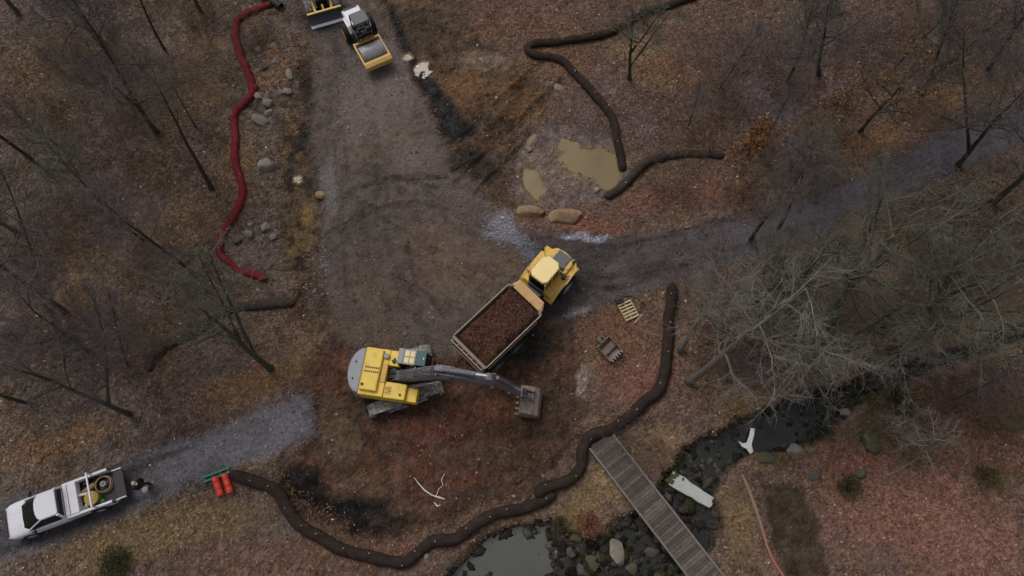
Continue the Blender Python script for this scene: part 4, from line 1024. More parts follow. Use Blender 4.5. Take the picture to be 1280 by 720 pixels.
# ---------------------------------------------------------------- filter socks
M_sock = mat('dark_compost_sock', (0.031, 0.022, 0.018), 0.9, var=0.45, scale=3, spec=.12, bump=0.8, bscale=12, dirt=(0.06, 0.045, 0.036), dscale=2.5, damt=0.35)
M_sock2 = mat('muddy_compost_sock', (0.042, 0.032, 0.027), 0.9, var=0.5, spec=.12, scale=5, bump=0.6, bscale=18, dirt=(0.085, 0.062, 0.048), dscale=3.0, damt=0.6)
M_red = mat('maroon_mesh_sock', (0.150, 0.014, 0.022), 0.75, var=0.4, scale=3, spec=.15, bump=0.6, bscale=20, dirt=(0.09, 0.035, 0.035), dscale=3, damt=0.3)
M_stake = mat('pale_wood_stake', (0.5, 0.42, 0.32), 0.8, var=0.2)
def sock(name, pts, r, m, label, cat, stakes=0, lift=0.72, zadd=0.0, flat=0.85, seed=0, dip=()):
    q = catmull([tuple(P(a, c)[:2]) for a, c in pts], r * .45)
    n = len(q); xs = np.array([p[0] for p in q]); ys = np.array([p[1] for p in q])
    zs = sample(Z, xs, ys); k = np.ones(9) / 9; zs = np.convolve(np.pad(zs, 4, 'edge'), k, 'valid')
    s = np.arange(n) * .3
    rad = r * (1 + .30 * fbm(s, s * 0 + seed, .9, 3, 70)); rad[0] *= .45; rad[-1] *= .45; rad[1] *= .8; rad[-2] *= .8
    xs = xs + .42 * fbm(s, s * 0, .22, 3, 71 + seed); ys = ys + .42 * fbm(s, s * 0, .22, 3, 73 + seed)
    za = np.full(n, zadd) if not hasattr(zadd, '__len__') else np.interp(np.linspace(0, 1, n), np.linspace(0, 1, len(zadd)), zadd)
    zs = zs + r * lift * flat + za + .10 * fbm(s, s * 0 + 3, .5, 3, 77 + seed)
    for d0, d1, dz in dip: q_ = np.linspace(0, 1, n); zs = zs + dz * sstep(d0 - .04, d0, q_) * (1 - sstep(d1, d1 + .04, q_))
    o = MB().tube(list(zip(xs, ys, zs)), list(rad), 14, flat=flat).build(name, m, None, smooth=True)
    tag(o, label, cat, 'sediment socks laid on the ground')
    rg = random.Random(seed + 5)
    if stakes:
        sb = MB(); sb.box((0, 0, 0), (.045, .045, .5)); t_ = sb.build('stake_source', M_stake); me = t_.data; bpy.data.objects.remove(t_); me.name = 'stake'
        for i in range(stakes):
            j = int((i + rg.uniform(.2, .8)) / stakes * (n - 4)) + 2
            share('stake', me, o, (xs[j] + rg.uniform(-.15, .15), ys[j] + rg.uniform(-.15, .15), zs[j] + r * .6), (rg.uniform(-.25, .25), rg.uniform(-.25, .25), rg.uniform(0, 3)))
    return o
sock('filter_sock', [(290, 592), (318, 600), (345, 613), (368, 645), (385, 662), (410, 677), (435, 688), (470, 698), (505, 705), (525, 690), (545, 675), (570, 672), (598, 652), (620, 641), (650, 636), (680, 626), (694, 618)], .33, M_sock, 'long dark sediment sock curving along the bottom edge from green frame', 'sediment sock', 14, seed=1)
sock('filter_sock', [(671, 619), (684, 608), (712, 600), (727, 582), (728, 560), (738, 546), (760, 540), (782, 525), (805, 505), (822, 490), (832, 465), (835, 430), (836, 395), (838, 355)], .34, M_sock, 'dark sediment sock lying over the footbridge end and running up under trees', 'sediment sock', 9, zadd=(.3, .1, 0, 0, .12, .12, 0, 0, 0, 0, 0), seed=2)
sock('filter_sock', [(872, -2), (830, 8), (800, 20), (765, 38), (735, 48), (700, 54), (668, 58), (661, 66), (672, 72), (698, 74), (718, 92), (742, 118), (760, 140), (768, 165), (775, 190), (780, 212)], .30, M_sock, 'dark sediment sock with a hairpin bend above the mustard puddles', 'sediment sock', 10, seed=3)
sock('filter_sock', [(757, 247), (775, 236), (795, 215), (815, 202), (840, 196), (872, 192), (905, 193)], .30, M_sock2, 'mud covered sediment sock right of the mustard puddles', 'sediment sock', 3, zadd=(-.05, .0, .1, -.1, -.16, -.2), seed=4)
sock('filter_sock', [(186, 466), (190, 450), (205, 438), (232, 424), (258, 408), (275, 394), (295, 385), (330, 380), (368, 381)], .32, M_sock2, 'mud covered sediment sock among bare trees left of the excavator', 'sediment sock', 2, zadd=-.1, seed=5)
sock('filter_sock', [(342, 8), (325, 14), (300, 26), (294, 42), (297, 60), (308, 82), (316, 100), (319, 117)], .26, M_red, 'upper maroon sediment sock ending at the black pipe', 'sediment sock', 0, zadd=(0, 0, 0, 0, 0, 0, .1), seed=6)
sock('filter_sock', [(322, 113), (313, 126), (297, 140), (291, 152), (294, 170), (296, 195), (299, 225), (302, 243), (295, 268), (284, 285), (275, 303), (273, 318), (282, 328), (300, 337), (318, 343), (333, 349)], .25, M_red, 'lower maroon sediment sock snaking beside the rock pile', 'sediment sock', 3, zadd=(.16, .0, 0, 0, 0, 0, 0, 0, 0, 0, -.06, -.02), seed=7, dip=((.78, .9, -.22),))

# black corrugated pipe at the top edge
a = G(326, -6); c = G(352, 11)
b = MB(); L = (c - a).length; d = (c - a).normalized()
prof = []
for i in range(26): prof.append((.26 + (.03 if i % 2 else 0), L * i / 25))
prof += [(.22, L), (.22, L * .3)]
b.lathe(prof, (0, 0, 0), 'x', 20); o = b.build('corrugated_pipe', M_blk, None, smooth=False)
o.location = a + Vector((0, 0, .27)); o.rotation_euler = (0, 0, math.atan2(d.y, d.x)); tag(o, 'short black corrugated pipe at the top edge by maroon sock', 'pipe')

# ---------------------------------------------------------------- footbridge of planks
M_plank = [mat('weathered_plank_%d' % i, c, .85, var=.35, scale=9, bump=.4, bscale=25, dirt=(.05, .04, .034), dscale=2, damt=.5, world=True) for i, c in enumerate(((.088, .070, .060), (.115, .094, .082), (.066, .053, .047), (.135, .112, .098)))]
M_beam = mat('grey_beam', (.165, .14, .13), .8, var=.3, scale=6, bump=.3)
A = (P(736, 556, .2) + P(764, 545, .2)) / 2; Bp = (P(858, 720, .2) + P(905, 720, .2)) / 2
dv = (Bp - A); dv.normalize(); Lb = (Bp - A).length + 3.0
bw = .80
FB = empty('footbridge', (A.x, A.y, 0.0), math.atan2(dv.y, dv.x))
tag(FB, 'narrow weathered wooden plank footbridge crossing the dark stream', 'footbridge')
pmesh = []
for k in range(4):
    b = MB(); b.box((0, 0, 0), (.174, bw * 2 - .02, .045)); o = b.build('plank_source', M_plank[k]); pmesh.append(o.data); bpy.data.objects.remove(o); pmesh[-1].name = 'plank'
npl = int(Lb / .19)
for i in range(npl):
    share('plank', rnd.choice(pmesh), FB, (.1 + i * .19, rnd.uniform(-.012, .012), .25 + rnd.uniform(-.008, .008)), (rnd.uniform(-.006, .006), rnd.uniform(-.02, .02), rnd.uniform(-.012, .012)))
for s in (-1, 1):
    b = MB(); b.bx(0, Lb, s * bw - .06, s * bw + .06, .24, .36); b.build('kerb_beam', M_beam, FB, .01)
    b = MB(); b.bx(-.1, Lb, s * .5 - .1, s * .5 + .1, -.12, .225); b.build('girder', M_dark, FB)

# concrete slab in the stream
q = [P(836, 606, -.2), P(842, 588, -.2), P(895, 624, -.2), P(887, 635, -.2)]
b = MB(); cs = [(p.x, p.y) for p in q]
cx = sum(p[0] for p in cs) / 4; cy = sum(p[1] for p in cs) / 4
def dens(pts, k):
    out = []
    for i in range(len(pts)):
        p0 = np.array(pts[i]); p1 = np.array(pts[(i + 1) % len(pts)])
        for j in range(k): out.append(tuple(p0 + (p1 - p0) * j / k + nrg.normal(0, .02, 2)))
    return out
dd = dens([(x - cx, y - cy) for x, y in cs], 7)
M_conc = mat('pale_concrete', (.42, .43, .41), .8, var=.15, scale=3, bump=.35, bscale=14, dirt=(.25, .26, .2), dscale=1.6, damt=.25)
b.prismz(dd, -.75, -.18); o = b.build('concrete_slab', M_conc, None, .02); o.location = (cx, cy, 0); tag(o, 'fallen pale concrete slab lying in the stream beside the footbridge', 'concrete slab')
M_moss = mat('moss', (.055, .062, .018), .95, var=.5, scale=8, bump=.8, bscale=14)
mb = MB(); m0 = P(842, 596, -.2)
for i in range(16):
    x = m0.x - cx + rnd.gauss(.12, .3); y = m0.y - cy + rnd.gauss(-.05, .2); mb.box((x, y, -.17 + rnd.uniform(0, .03)), (rnd.uniform(.1, .3), rnd.uniform(.1, .22), .04), (0, 0, rnd.uniform(0, 3)))
mb.build('moss_patch', M_moss, o)

# ---------------------------------------------------------------- rocks and boulders
M_rock = [mat('pale_rock', (.215, .185, .155), .85, var=.3, scale=4, bump=.6, bscale=9, dirt=(.13, .10, .08), dscale=2.5, damt=.35),
          mat('brown_boulder', (.25, .165, .09), .85, var=.35, scale=3, bump=.6, bscale=8, dirt=(.10, .07, .045), dscale=2.0, damt=.4),
          mat('mossy_rock', (.075, .072, .045), .9, var=.4, scale=4, bump=.7, bscale=9, dirt=(.05, .058, .018), dscale=2.2, damt=.6),
          mat('dark_rock', (.065, .058, .052), .8, var=.4, scale=4, bump=.6, bscale=9, dirt=(.15, .14, .12), dscale=3.0, damt=.2),
          mat('grey_rock', (.17, .155, .145), .85, var=.3, scale=4, bump=.6, bscale=9, dirt=(.09, .075, .06), dscale=2.5, damt=.4)]
def rock(px, py, rx, ry, kind, label, ang=0, name='rock', group=None, zoff=0.0):
    bm = bmesh.new(); bmesh.ops.create_icosphere(bm, subdivisions=3, radius=1.0)
    sd_ = rnd.randrange(9999); rg = random.Random(sd_)
    cuts = [(Vector((rg.gauss(0, 1), rg.gauss(0, 1), rg.gauss(0, .8))).normalized(), rg.uniform(.5, .85)) for _ in range(12)]
    s = pxscale(py) * 1.12; ax, ay = rx / s, ry / s; az = min(ax, ay) * .75
    for v in bm.verts:
        for nrm, lim in cuts:
            dd_ = v.co.dot(nrm)
            if dd_ > lim: v.co -= nrm * (dd_ - lim) * .85
        v.co *= 1 + .05 * math.sin(v.co.x * 5 + sd_) * math.cos(v.co.y * 6 + sd_)
        v.co = Vector((v.co.x * ax * 1.12, v.co.y * ay * 1.12, v.co.z * az))
    me = bpy.data.meshes.new(name); bm.to_mesh(me); bm.free(); me.materials.append(M_rock[kind])
    me.polygons.foreach_set('use_smooth', [True] * len(me.polygons))
    try: me.set_sharp_from_angle(angle=R(28))
    except Exception: pass
    o = bpy.data.objects.new(name, me); COL.objects.link(o)
    g = G(px, py); o.location = (g.x, g.y, g.z + az * .30 + zoff); o.rotation_euler = (0, 0, R(ang))
    tag(o, label, 'rock', group); return o
for a in ((664, 265, 20, 12, 1, 'left of two brown boulders below the mustard puddles', 3, 'boulder'), (702, 270, 26, 13, 1, 'right and larger of two brown boulders below the mustard puddles', -4, 'boulder'),
          (661.5, 188, 4.5, 4.5, 0, 'small round white stone left of the mustard puddles', 0, 'stone'), (745, 238, 5.5, 5, 0, 'white stone at the lower right rim of mustard puddles', 0, 'stone'), (698, 110, 8, 6, 0, 'pale stone in the churned mud under the hairpin sock', 0, 'stone'),
          (324, 64, 7, 7, 4, 'round grey rock at the top of the rock pile beside maroon sock', 0, 'rock'), (341, 59, 7, 6, 0, 'pale rock right of the topmost rock in pile by maroon sock', 20, 'rock'), (344, 77, 6, 5, 4, 'grey rock below the two topmost rocks by maroon sock', 0, 'rock'), (332, 84, 8, 6, 3, 'dark rock in the upper rock pile by maroon sock', 40, 'rock'),
          (362, 94, 6, 9, 0, 'upright pale rock on the bank edge nearest the gravel road', 10, 'rock'), (359, 114, 6.5, 6, 0, 'pale rock level with the joint of the maroon socks', 0, 'rock'), (351, 116, 6, 5, 4, 'grey rock just left of the pale one by sock joint', 0, 'rock'), (323, 121, 6, 6, 0, 'pale rock touching the joint of the maroon socks', 30, 'rock'),
          (334, 129, 9, 7, 4, 'grey rock at the top of the central stack below sock joint', -20, 'rock'), (330, 138, 7, 5, 3, 'dark rock in the middle of the central stack below sock joint', 0, 'rock'), (336, 142, 7, 6, 0, 'pale rock on the right of central stack below sock joint', 0, 'rock'), (326, 150, 13, 8, 4, 'large flat grey rock at the foot of the central stack', -25, 'rock'),
          (334, 208, 13, 10, 0, 'large lone pale boulder right of the lower maroon sock', -15, 'boulder'), (401, 244, 7, 7, 1, 'tan brown stone at the edge of the gravel junction', 0, 'stone'),
          (333, 285, 8, 8, 0, 'pale rock in the lower group beside maroon sock bend', 20, 'rock'), (341, 297, 6, 6, 4, 'small grey rock right below the pale one near sock bend', 0, 'rock'), (313, 281, 5, 4, 0, 'small pale rock left of lower group near sock bend', 0, 'rock'), (310, 293, 8, 6, 4, 'grey rock between maroon sock bend and pale rock', 0, 'rock'), (298, 302, 7, 6, 3, 'dark rock closest to the maroon sock bend', 0, 'rock'),
          (687, 682, 6, 5, 2, 'mossy stone in the pond below the socks', 0, 'rock'), (719, 671, 13, 9, 2, 'green mossy rock on the pond bank left of the footbridge', 0, 'rock'), (770, 692, 14, 19, 0, 'big pale mottled boulder left of the footbridge', 15, 'boulder'), (741, 700, 13, 14, 2, 'dark mossy boulder between pond and pale mottled boulder', 0, 'boulder'), (560, 707, 7, 7, 3, 'dark stone at the left pond edge', 0, 'rock'), (682, 707, 7, 8, 2, 'mossy stone standing in the pale pond near bottom edge', 0, 'rock'),
          (712, 690, 9, 7, 3, 'dark stone between mossy pond stones', 0, 'rock'), (800, 668, 9, 7, 3, 'dark wet stone close to left side of the footbridge', 0, 'rock'), (815, 690, 10, 8, 3, 'dark wet stone beneath the footbridge edge near bottom', 0, 'rock'), (725, 712, 11, 7, 3, 'dark boulder at the bottom edge right of the pond', 0, 'rock'), (790, 712, 10, 8, 2, 'mossy stone at bottom edge beside the footbridge', 0, 'rock'),
          (534, 695, 4.5, 4.5, 0, 'small cream stone beside the bottom dark sock', 0, 'stone'), (642, 620, 3, 3, 0, 'tiny cream stone above the bottom dark sock', 0, 'stone'), (333, 616, 3, 3, 0, 'tiny cream stone under the dark sock near green frame', 0, 'stone'), (524, 683, 3.5, 3, 0, 'tiny pale stone just above the bottom dark sock', 0, 'stone'),
          (1057, 517, 9, 7, 0, 'pale rock at the stream bank right of white torn sheet', 20, 'rock'), (993, 563, 13, 9, 4, 'grey rock on the lower stream bank', 0, 'rock'), (955, 573, 14, 8, 2, 'mossy rock at the water edge right of torn sheet', 0, 'rock'), (1017, 595, 9, 7, 3, 'dark boulder among leaves below the stream', 0, 'rock'), (1077, 592, 8, 10, 2, 'mossy stone among red leaves right of dark boulder', 0, 'rock'), (1087, 550, 15, 18, 2, 'big moss covered boulder on the lower stream bank', 0, 'boulder'), (924, 566, 11, 9, 2, 'mossy rock under the white torn sheet', 0, 'rock'), (1042, 486, 5, 5, 0, 'small white stone in the stream under drooping branches', 0, 'stone'),
          (880, 565, 9, 7, 3, 'dark stone in the stream left of torn sheet', 0, 'rock'), (862, 580, 10, 7, 3, 'dark stone in the stream above the concrete slab', 20, 'rock'), (905, 600, 8, 7, 3, 'dark stone at the tip of the concrete slab', 0, 'rock'), (1125, 512, 12, 7, 2, 'mossy rock on the stream bank under the right trees', 0, 'rock'), (1228, 415, 8, 6, 4, 'grey rock in the woods near the right edge', -30, 'rock'), (1260, 530, 22, 9, 2, 'long mossy rock at the right edge', 5, 'rock')):
    rock(a[0], a[1], a[2], a[3], a[4], a[5], a[6], a[7], 'rocks and stones on the ground')

# ---------------------------------------------------------------- pallet, spare bucket, small things
M_pal = mat('new_pallet_wood', (.50, .38, .22), .75, var=.2, scale=6, dirt=(.3, .2, .1), damt=.3)
g = G(785.5, 387); an = R(62 - 90 + 0)
c0, c1, c2, c3 = P(772, 381, .14), P(788.5, 374, .14), P(799, 394, .14), P(783, 401, .14)
ev_ = ((c3 - c0) + (c2 - c1)) / 2; eu = ((c1 - c0) + (c2 - c3)) / 2; ctr_ = (c0 + c1 + c2 + c3) / 4
PAL = empty('pallet', (ctr_.x, ctr_.y, T(ctr_.x, ctr_.y)), math.atan2(ev_.y, ev_.x)); lp, wp = ev_.length, eu.length
tag(PAL, 'new pale wooden pallet lying on leaves beside the gravel road', 'pallet')
b = MB(); b.box((0, 0, 0), (.105, wp, .025)); t_ = b.build('board_source', M_pal); pmz = t_.data; bpy.data.objects.remove(t_); pmz.name = 'board'
for i in range(6): share('deck_board', pmz, PAL, (-lp / 2 + .05 + i * (lp - .1) / 5, 0, .16))
for i in range(3):
    b = MB(); b.bx(-lp / 2, lp / 2, -.02, .02, .035, .147); o = b.build('stringer', M_pal, PAL); o.location = (0, (i - 1) * (wp / 2 - .03), 0)
for i in range(4): share('base_board', pmz, PAL, (-lp / 2 + .05 + i * (lp - .1) / 3, 0, .02))
b = MB(); q1, q2 = G(793, 404), G(803, 393); q1.z = q2.z = max(q1.z, q2.z) + .04; b.tube([q1, q2], .05, 4); o = b.build('wood_batten', M_pal); tag(o, 'loose pale wooden batten lying next to the pallet', 'wood batten')
g = G(774, 377); b = MB(); b.box((0, 0, .14), (.5, .32, .28)); b.bx(-.18, .18, -.03, .03, .28, .34); o = b.build('tool_case', M_dark, None, .04); o.location = g; o.rotation_euler = (0, 0, R(15)); tag(o, 'small dark tool case against the pallet corner', 'tool case')
pts = [G(a, c, .03) for a, c in ((779, 371), (788, 370), (797, 373), (803, 378), (808, 383))]
o = MB().tube(pts, .035, 6).build('black_hose', M_blk); tag(o, 'short black hose curving above the pallet', 'hose')
# spare digging bucket lying on its back
g = P(762, 437, .35); gz = T(g.x, g.y)
SB = empty('digging_bucket', (g.x, g.y, gz), R(-45)); tag(SB, 'spare muddy excavator bucket with teeth lying on leaves', 'bucket')
prof = [(.55, .42), (.62, .12), (.35, .02), (-.1, .03), (-.45, .2), (-.62, .5), (-.6, .72)]
inn = [(x * .93, z + (.06 if z < .3 else 0)) for x, z in prof]
b = MB()
for i in range(len(prof) - 1): b.prism([prof[i], prof[i + 1], inn[i + 1], inn[i]], -.52, .52)
sh = b.build('shell', M_bucket, SB)
b = MB()
for s in (-1, 1): b.prism(prof, s * .52 - .02, s * .52 + .02)
b.build('side_plate', M_bucket, SB)
b = MB()
for s in (-.18, .18): b.prism([(-.55, .5), (-.62, .8), (-.95, .85), (-1.0, .6), (-.7, .35)], s - .03, s + .03)
b.cyl((-.88, -.2, .72), (-.88, .2, .72), .05, 10); b.build('mounting_ear', M_steel, SB)
tm = MB().box((0, 0, 0), (.22, .09, .06), top=(.7, .9)); t_ = tm.build('t', M_steel); tme = t_.data; bpy.data.objects.remove(t_); tme.name = 'tooth'
for i in range(5): share('tooth', tme, SB, (.62, -.42 + i * .21, .46), (0, -.5, 0))
b = MB(); b.prism([(-.3, .30), (.1, .28), (.1, .33), (-.3, .40)], -.5, .5); b.build('dirt_inside', M_soil if False else M_bed, SB)

# red drums with green frame
M_rdr = mat('orange_red_plastic', (.60, .045, .022), .45, var=.12, scale=3); M_grf = mat('green_painted_steel', (.012, .20, .12), .5, var=.25, scale=6, dirt=(.05, .12, .09), damt=.3)
for (a, c, lab) in (((270, 597), (278, 620), 'left orange red plastic tube lying against the green frame'), ((282, 593), (290, 616.5), 'right orange red plastic tube lying between green frame and sock')):
    p0, p1 = G(*a), G(*c); z = max(p0.z, p1.z) + .2; d = p1 - p0; L = Vector((d.x, d.y, 0)).length
    b = MB(); b.lathe([(.01, 0), (.17, 0), (.2, .03), (.2, L * .3), (.19, L * .31), (.19, L * .34), (.2, L * .35), (.2, L * .68), (.19, L * .69), (.19, L * .72), (.2, L * .73), (.2, L - .03), (.17, L), (.01, L)], (0, 0, 0), 'x', 20)
    o = b.build('plastic_tube', M_rdr, None, smooth=True); o.location = (p0.x, p0.y, z); o.rotation_euler = (0, 0, math.atan2(d.y, d.x)); tag(o, lab, 'tube', 'orange red tubes beside the gravel road')
p0, p1 = G(255, 600), G(288, 587.5); d = p1 - p0; L = d.length
GF = empty('green_frame', (p0.x, p0.y, max(p0.z, p1.z)), math.atan2(d.y, d.x)); tag(GF, 'green steel frame lying at the gravel road edge above orange tubes', 'frame')
for y in (-.13, .13):
    b = MB(); b.bx(0, L, y - .06, y + .06, .05, .16); b.build('rail', M_grf, GF, .01)
for i in range(4):
    b = MB(); b.bx(-.04, .04, -.19, .19, .02, .10); o = b.build('cross_bar', M_grf, GF, .01); o.location = (.08 + i * (L - .16) / 3, 0, 0)

# bleached branch on the clay, torn white sheet, salmon hose
M_ble = mat('bleached_wood', (.60, .57, .53), .8, var=.2, scale=6)
b = MB(); b.tube([G(a, c, .1) for a, c in ((518, 597), (523, 604), (531, 613), (540, 619), (549, 622), (556, 624))], [.015, .03, .045, .035, .06, .03], 6)
b.tube([G(a, c, .1) for a, c in ((556, 592), (552, 600), (554, 607), (549, 611))], [.012, .03, .02, .012], 6); b.tube([G(a, c, .08) for a, c in ((543, 628), (547, 633), (551, 631))], [.02, .05, .02], 6); b.tube([G(a, c, .08) for a, c in ((549, 611), (545, 621))], .02, 5)
o = b.build('bleached_branch', M_ble, None, smooth=True); tag(o, 'crooked bleached white branch lying on red clay below excavator', 'branch')
M_sheet = mat('white_plastic_sheet', (.80, .80, .80), .45, var=.08, scale=4)
YY = [(919, 553), (924, 556), (929, 555), (932, 548), (934, 537), (939, 538), (938, 547), (936, 557), (938, 566), (934, 569), (929, 563), (922, 559)]
zc = T(*P(931, 556)[:2]); q = [P(a, c, zc) for a, c in YY]; cxs = sum(p.x for p in q) / 12; cys = sum(p.y for p in q) / 12
zc = max(zc, -.6) + .22
b = MB(); b.prismz([(p.x - cxs, p.y - cys) for p in q], -.04, .0); o = b.build('torn_sheet', M_sheet)
bm = bmesh.new(); bm.from_mesh(o.data); bmesh.ops.triangulate(bm, faces=bm.faces); bmesh.ops.subdivide_edges(bm, edges=bm.edges, cuts=3, use_grid_fill=True)
for v in bm.verts: v.co.z += .35 * float(fbm(v.co.x, v.co.y, 1.6, 3, 88))
bm.to_mesh(o.data); bm.free(); o.location = (cxs, cys, zc); tag(o, 'torn white plastic sheet on a mossy rock in the stream', 'plastic sheet')
mm = bpy.data.materials.new('salmon_hose'); mm.use_nodes = True; N = mm.node_tree.nodes; LK = mm.node_tree.links
tc = N.new('ShaderNodeTexCoord'); sp = N.new('ShaderNodeSeparateXYZ'); LK.new(tc.outputs['Generated'], sp.inputs[0]); cr = N.new('ShaderNodeValToRGB'); LK.new(sp.outputs['Y'], cr.inputs[0])
cr.color_ramp.elements[0].position = .0; cr.color_ramp.elements[0].color = (.42, .11, .085, 1); cr.color_ramp.elements[1].position = .62; cr.color_ramp.elements[1].color = (.25, .15, .11, 1); LK.new(cr.outputs[0], N['Principled BSDF'].inputs['Base Color']); N['Principled BSDF'].inputs['Roughness'].default_value = .7
b = MB(); b.tube([G(a, c, .09) for a, c in ((927, 593), (934, 608), (942, 630), (948, 648), (953, 664), (958, 682), (965, 699), (975, 715), (990, 738))], [.09, .11, .11, .105, .1, .09, .085, .08, .08], 8)
o = b.build('hose', mm, None, smooth=True); tag(o, 'thin salmon pink hose leading from the stream to the bottom edge', 'hose')

# ---------------------------------------------------------------- trees
M_bark = [mat('dark_bark', (.050, .042, .036), .95, var=.4, scale=7, bump=.7, bscale=16, dirt=(.10, .09, .075), dscale=3, damt=.3),
          mat('mossy_bark', (.070, .066, .045), .95, var=.4, scale=7, bump=.7, bscale=16, dirt=(.06, .068, .035), dscale=2, damt=.5),
          mat('pale_bark', (.15, .125, .105), .9, var=.3, scale=6, bump=.5, bscale=12, dirt=(.09, .08, .06), dscale=2, damt=.4)]
M_twig = [mat('brown_twigs', (.105, .088, .080), .95, var=.3, scale=.8), mat('grey_green_twigs', (.135, .128, .096), .95, var=.35, scale=.8), mat('pale_grey_twigs', (.20, .18, .155), .95, var=.35, scale=.8), mat('mauve_twigs', (.13, .105, .104), .95, var=.3, scale=.8)]
def grow(seed, H, r0, clear, nl, spread, up=.75, nb=7, nt=6, ntl=4, wob=.03, fork=0, minr=.0105, droop=0.0):
    rg = random.Random(seed); tr = MB(); cr = MB(); leaves = []
    def wander(p, d, L, n, bend, upk):
        pts = [Vector(p)]; d = Vector(d).normalized()
        for i in range(n):
            d = (d + Vector((rg.gauss(0, bend), rg.gauss(0, bend), rg.gauss(0, bend) + upk))).normalized()
            pts.append(pts[-1] + d * (L / n))
        return pts
    trunks = []
    main = wander((0, 0, -.3), (rg.gauss(0, .02), rg.gauss(0, .02), 1), H + .3, 9, wob, .03)
    trunks.append((main, r0))
    for k in range(fork):
        j = rg.choice((2, 3, 4)); a = rg.uniform(0, 6.28)
        trunks.append((wander(main[j], (math.cos(a) * .45, math.sin(a) * .45, 1), H * (1 - j / 10) * .92, 7, wob, .05), r0 * .62))
    for pts, r in trunks:
        n = len(pts); tr.tube(pts, [r * (1.25 if i == 0 and pts is main else 1) * (1 - .86 * i / (n - 1)) for i in range(n)], 8)
        cnt = max(3, int(nl / (1 + .45 * fork))); az = rg.uniform(0, 6.28)
        for i in range(cnt):
            t = clear + (1 - clear) * ((i + rg.random()) / cnt) ** .85
            if pts is not main: t = .15 + .85 * (i + rg.random()) / cnt
            t = min(t, .985); f = t * (n - 1); j = int(f); p = pts[j].lerp(pts[j + 1], f - j)
            az += 2.4 + rg.gauss(0, .4); e = up + rg.gauss(0, .15)
            d = Vector((math.cos(az) * math.cos(e), math.sin(az) * math.cos(e), math.sin(e)))
            L = spread * (1.05 - .55 * t) * rg.uniform(.7, 1.25); lr = max(minr * 2, r * (1 - .86 * t) * .55)
            lp_ = wander(p, d, L, 5, .11, .06 - droop)
            (tr if lr > .045 else cr).tube(lp_, [lr * (1 - .8 * q / 5) + minr for q in range(6)], 5, cap=False)
            for m in range(nb):
                u = .2 + .8 * (m + rg.random()) / nb; fu = min(u, .99) * 5; ju = int(fu); bp_ = lp_[ju].lerp(lp_[ju + 1], fu - ju)
                dl = (lp_[ju + 1] - lp_[ju]).normalized(); v = Vector((rg.gauss(0, 1), rg.gauss(0, 1), rg.gauss(.15 - droop * 4, .8))).normalized()
                bd = (dl * .75 + v * .85).normalized(); bL = L * rg.uniform(.3, .6) * (1.1 - .4 * u)
                bpts = wander(bp_, bd, bL, 3, .13, .05 - droop * 1.5); br = max(minr * 1.3, lr * .35 * (1 - .5 * u))
                cr.tube(bpts, [br, br * .8, br * .6, minr * .8], 3, cap=False)
                for w_ in range(nt):
                    u2 = (w_ + rg.random()) / nt; f2 = min(u2, .99) * 3; j2 = int(f2); tp = bpts[j2].lerp(bpts[j2 + 1], f2 - j2)
                    d2 = (bpts[j2 + 1] - bpts[j2]).normalized(); v = Vector((rg.gauss(0, 1), rg.gauss(0, 1), rg.gauss(.1 - droop * 4, .8))).normalized()
                    td = (d2 * .8 + v * .8).normalized(); tL = bL * rg.uniform(.4, .8)
                    tpts = wander(tp, td, tL, 2, .15, .03 - droop * 1.5)
                    cr.tube(tpts, [minr * 1.05, minr * .8, minr * .5], 3, cap=False)
                    for z_ in range(ntl):
                        s0 = tpts[1].lerp(tpts[2], rg.random()) if rg.random() < .7 else tpts[0].lerp(tpts[1], rg.random())
                        v = Vector((rg.gauss(0, 1), rg.gauss(0, 1), rg.gauss(.1 - droop * 3, .7))).normalized(); e_ = s0 + (td * .7 + v * .9).normalized() * tL * rg.uniform(.25, .6)
                        sd2 = (e_ - s0).cross(Vector((rg.gauss(0, 1), rg.gauss(0, 1), rg.gauss(0, 1)))).normalized() * minr * .6
                        cr.add([s0 + sd2, s0 - sd2, e_], [(0, 1, 2)]); leaves.append(e_)
    return tr, cr, leaves

def as_mesh(mb, name, m, smooth=True):
    me = bpy.data.meshes.new(name); me.from_pydata(mb.v, [], mb.f); me.materials.append(m)
    if smooth: me.polygons.foreach_set('use_smooth', [True] * len(me.polygons))
    me.update(); return me
PROTO = {}
def proto(key, bark, twig, H, *a, **k):
    tr, cr, lv = grow(abs(hash(key)) % 1000 if False else sum(map(ord, key)) * 7, H, *a, **k)
    PROTO[key] = (as_mesh(tr, 'trunk', M_bark[bark]), as_mesh(cr, 'crown', M_twig[twig]), H, lv)
proto('tallA', 0, 3, 13, .15, .42, 15, 3.6, nb=9, nt=8, ntl=5)
proto('tallB', 1, 0, 14, .17, .38, 16, 4.0, nb=9, nt=8, ntl=5, fork=1)
proto('tallC', 0, 1, 12, .12, .35, 15, 3.2, nb=9, nt=8, ntl=5)
proto('spreadA', 1, 1, 12, .24, .28, 16, 5.2, up=.55, nb=9, nt=6, ntl=3, fork=2)
proto('spreadB', 0, 1, 11, .2, .25, 16, 5.0, up=.45, nb=9, nt=6, ntl=3, fork=1)
proto('spreadC', 2, 2, 10, .22, .35, 14, 4.6, up=.35, nb=9, nt=6, ntl=3, fork=1, droop=.05)
proto('snag', 0, 0, 9.5, .17, .55, 4, 1.6, nb=3, nt=2, ntl=1, wob=.02)
proto('sapling', 0, 3, 6, .06, .2, 14, 2.0, nb=7, nt=6, ntl=4, minr=.008)
proto('sapling2', 2, 2, 4.5, .06, .15, 10, 2.2, up=.5, nb=6, nt=5, ntl=3, minr=.008)
proto('lone', 1, 1, 10, .17, .45, 12, 2.6, nb=7, nt=6, ntl=4, fork=2)
M_dleaf = attr_mat('dry_clinging_leaves', .9, var=0, bump=0)
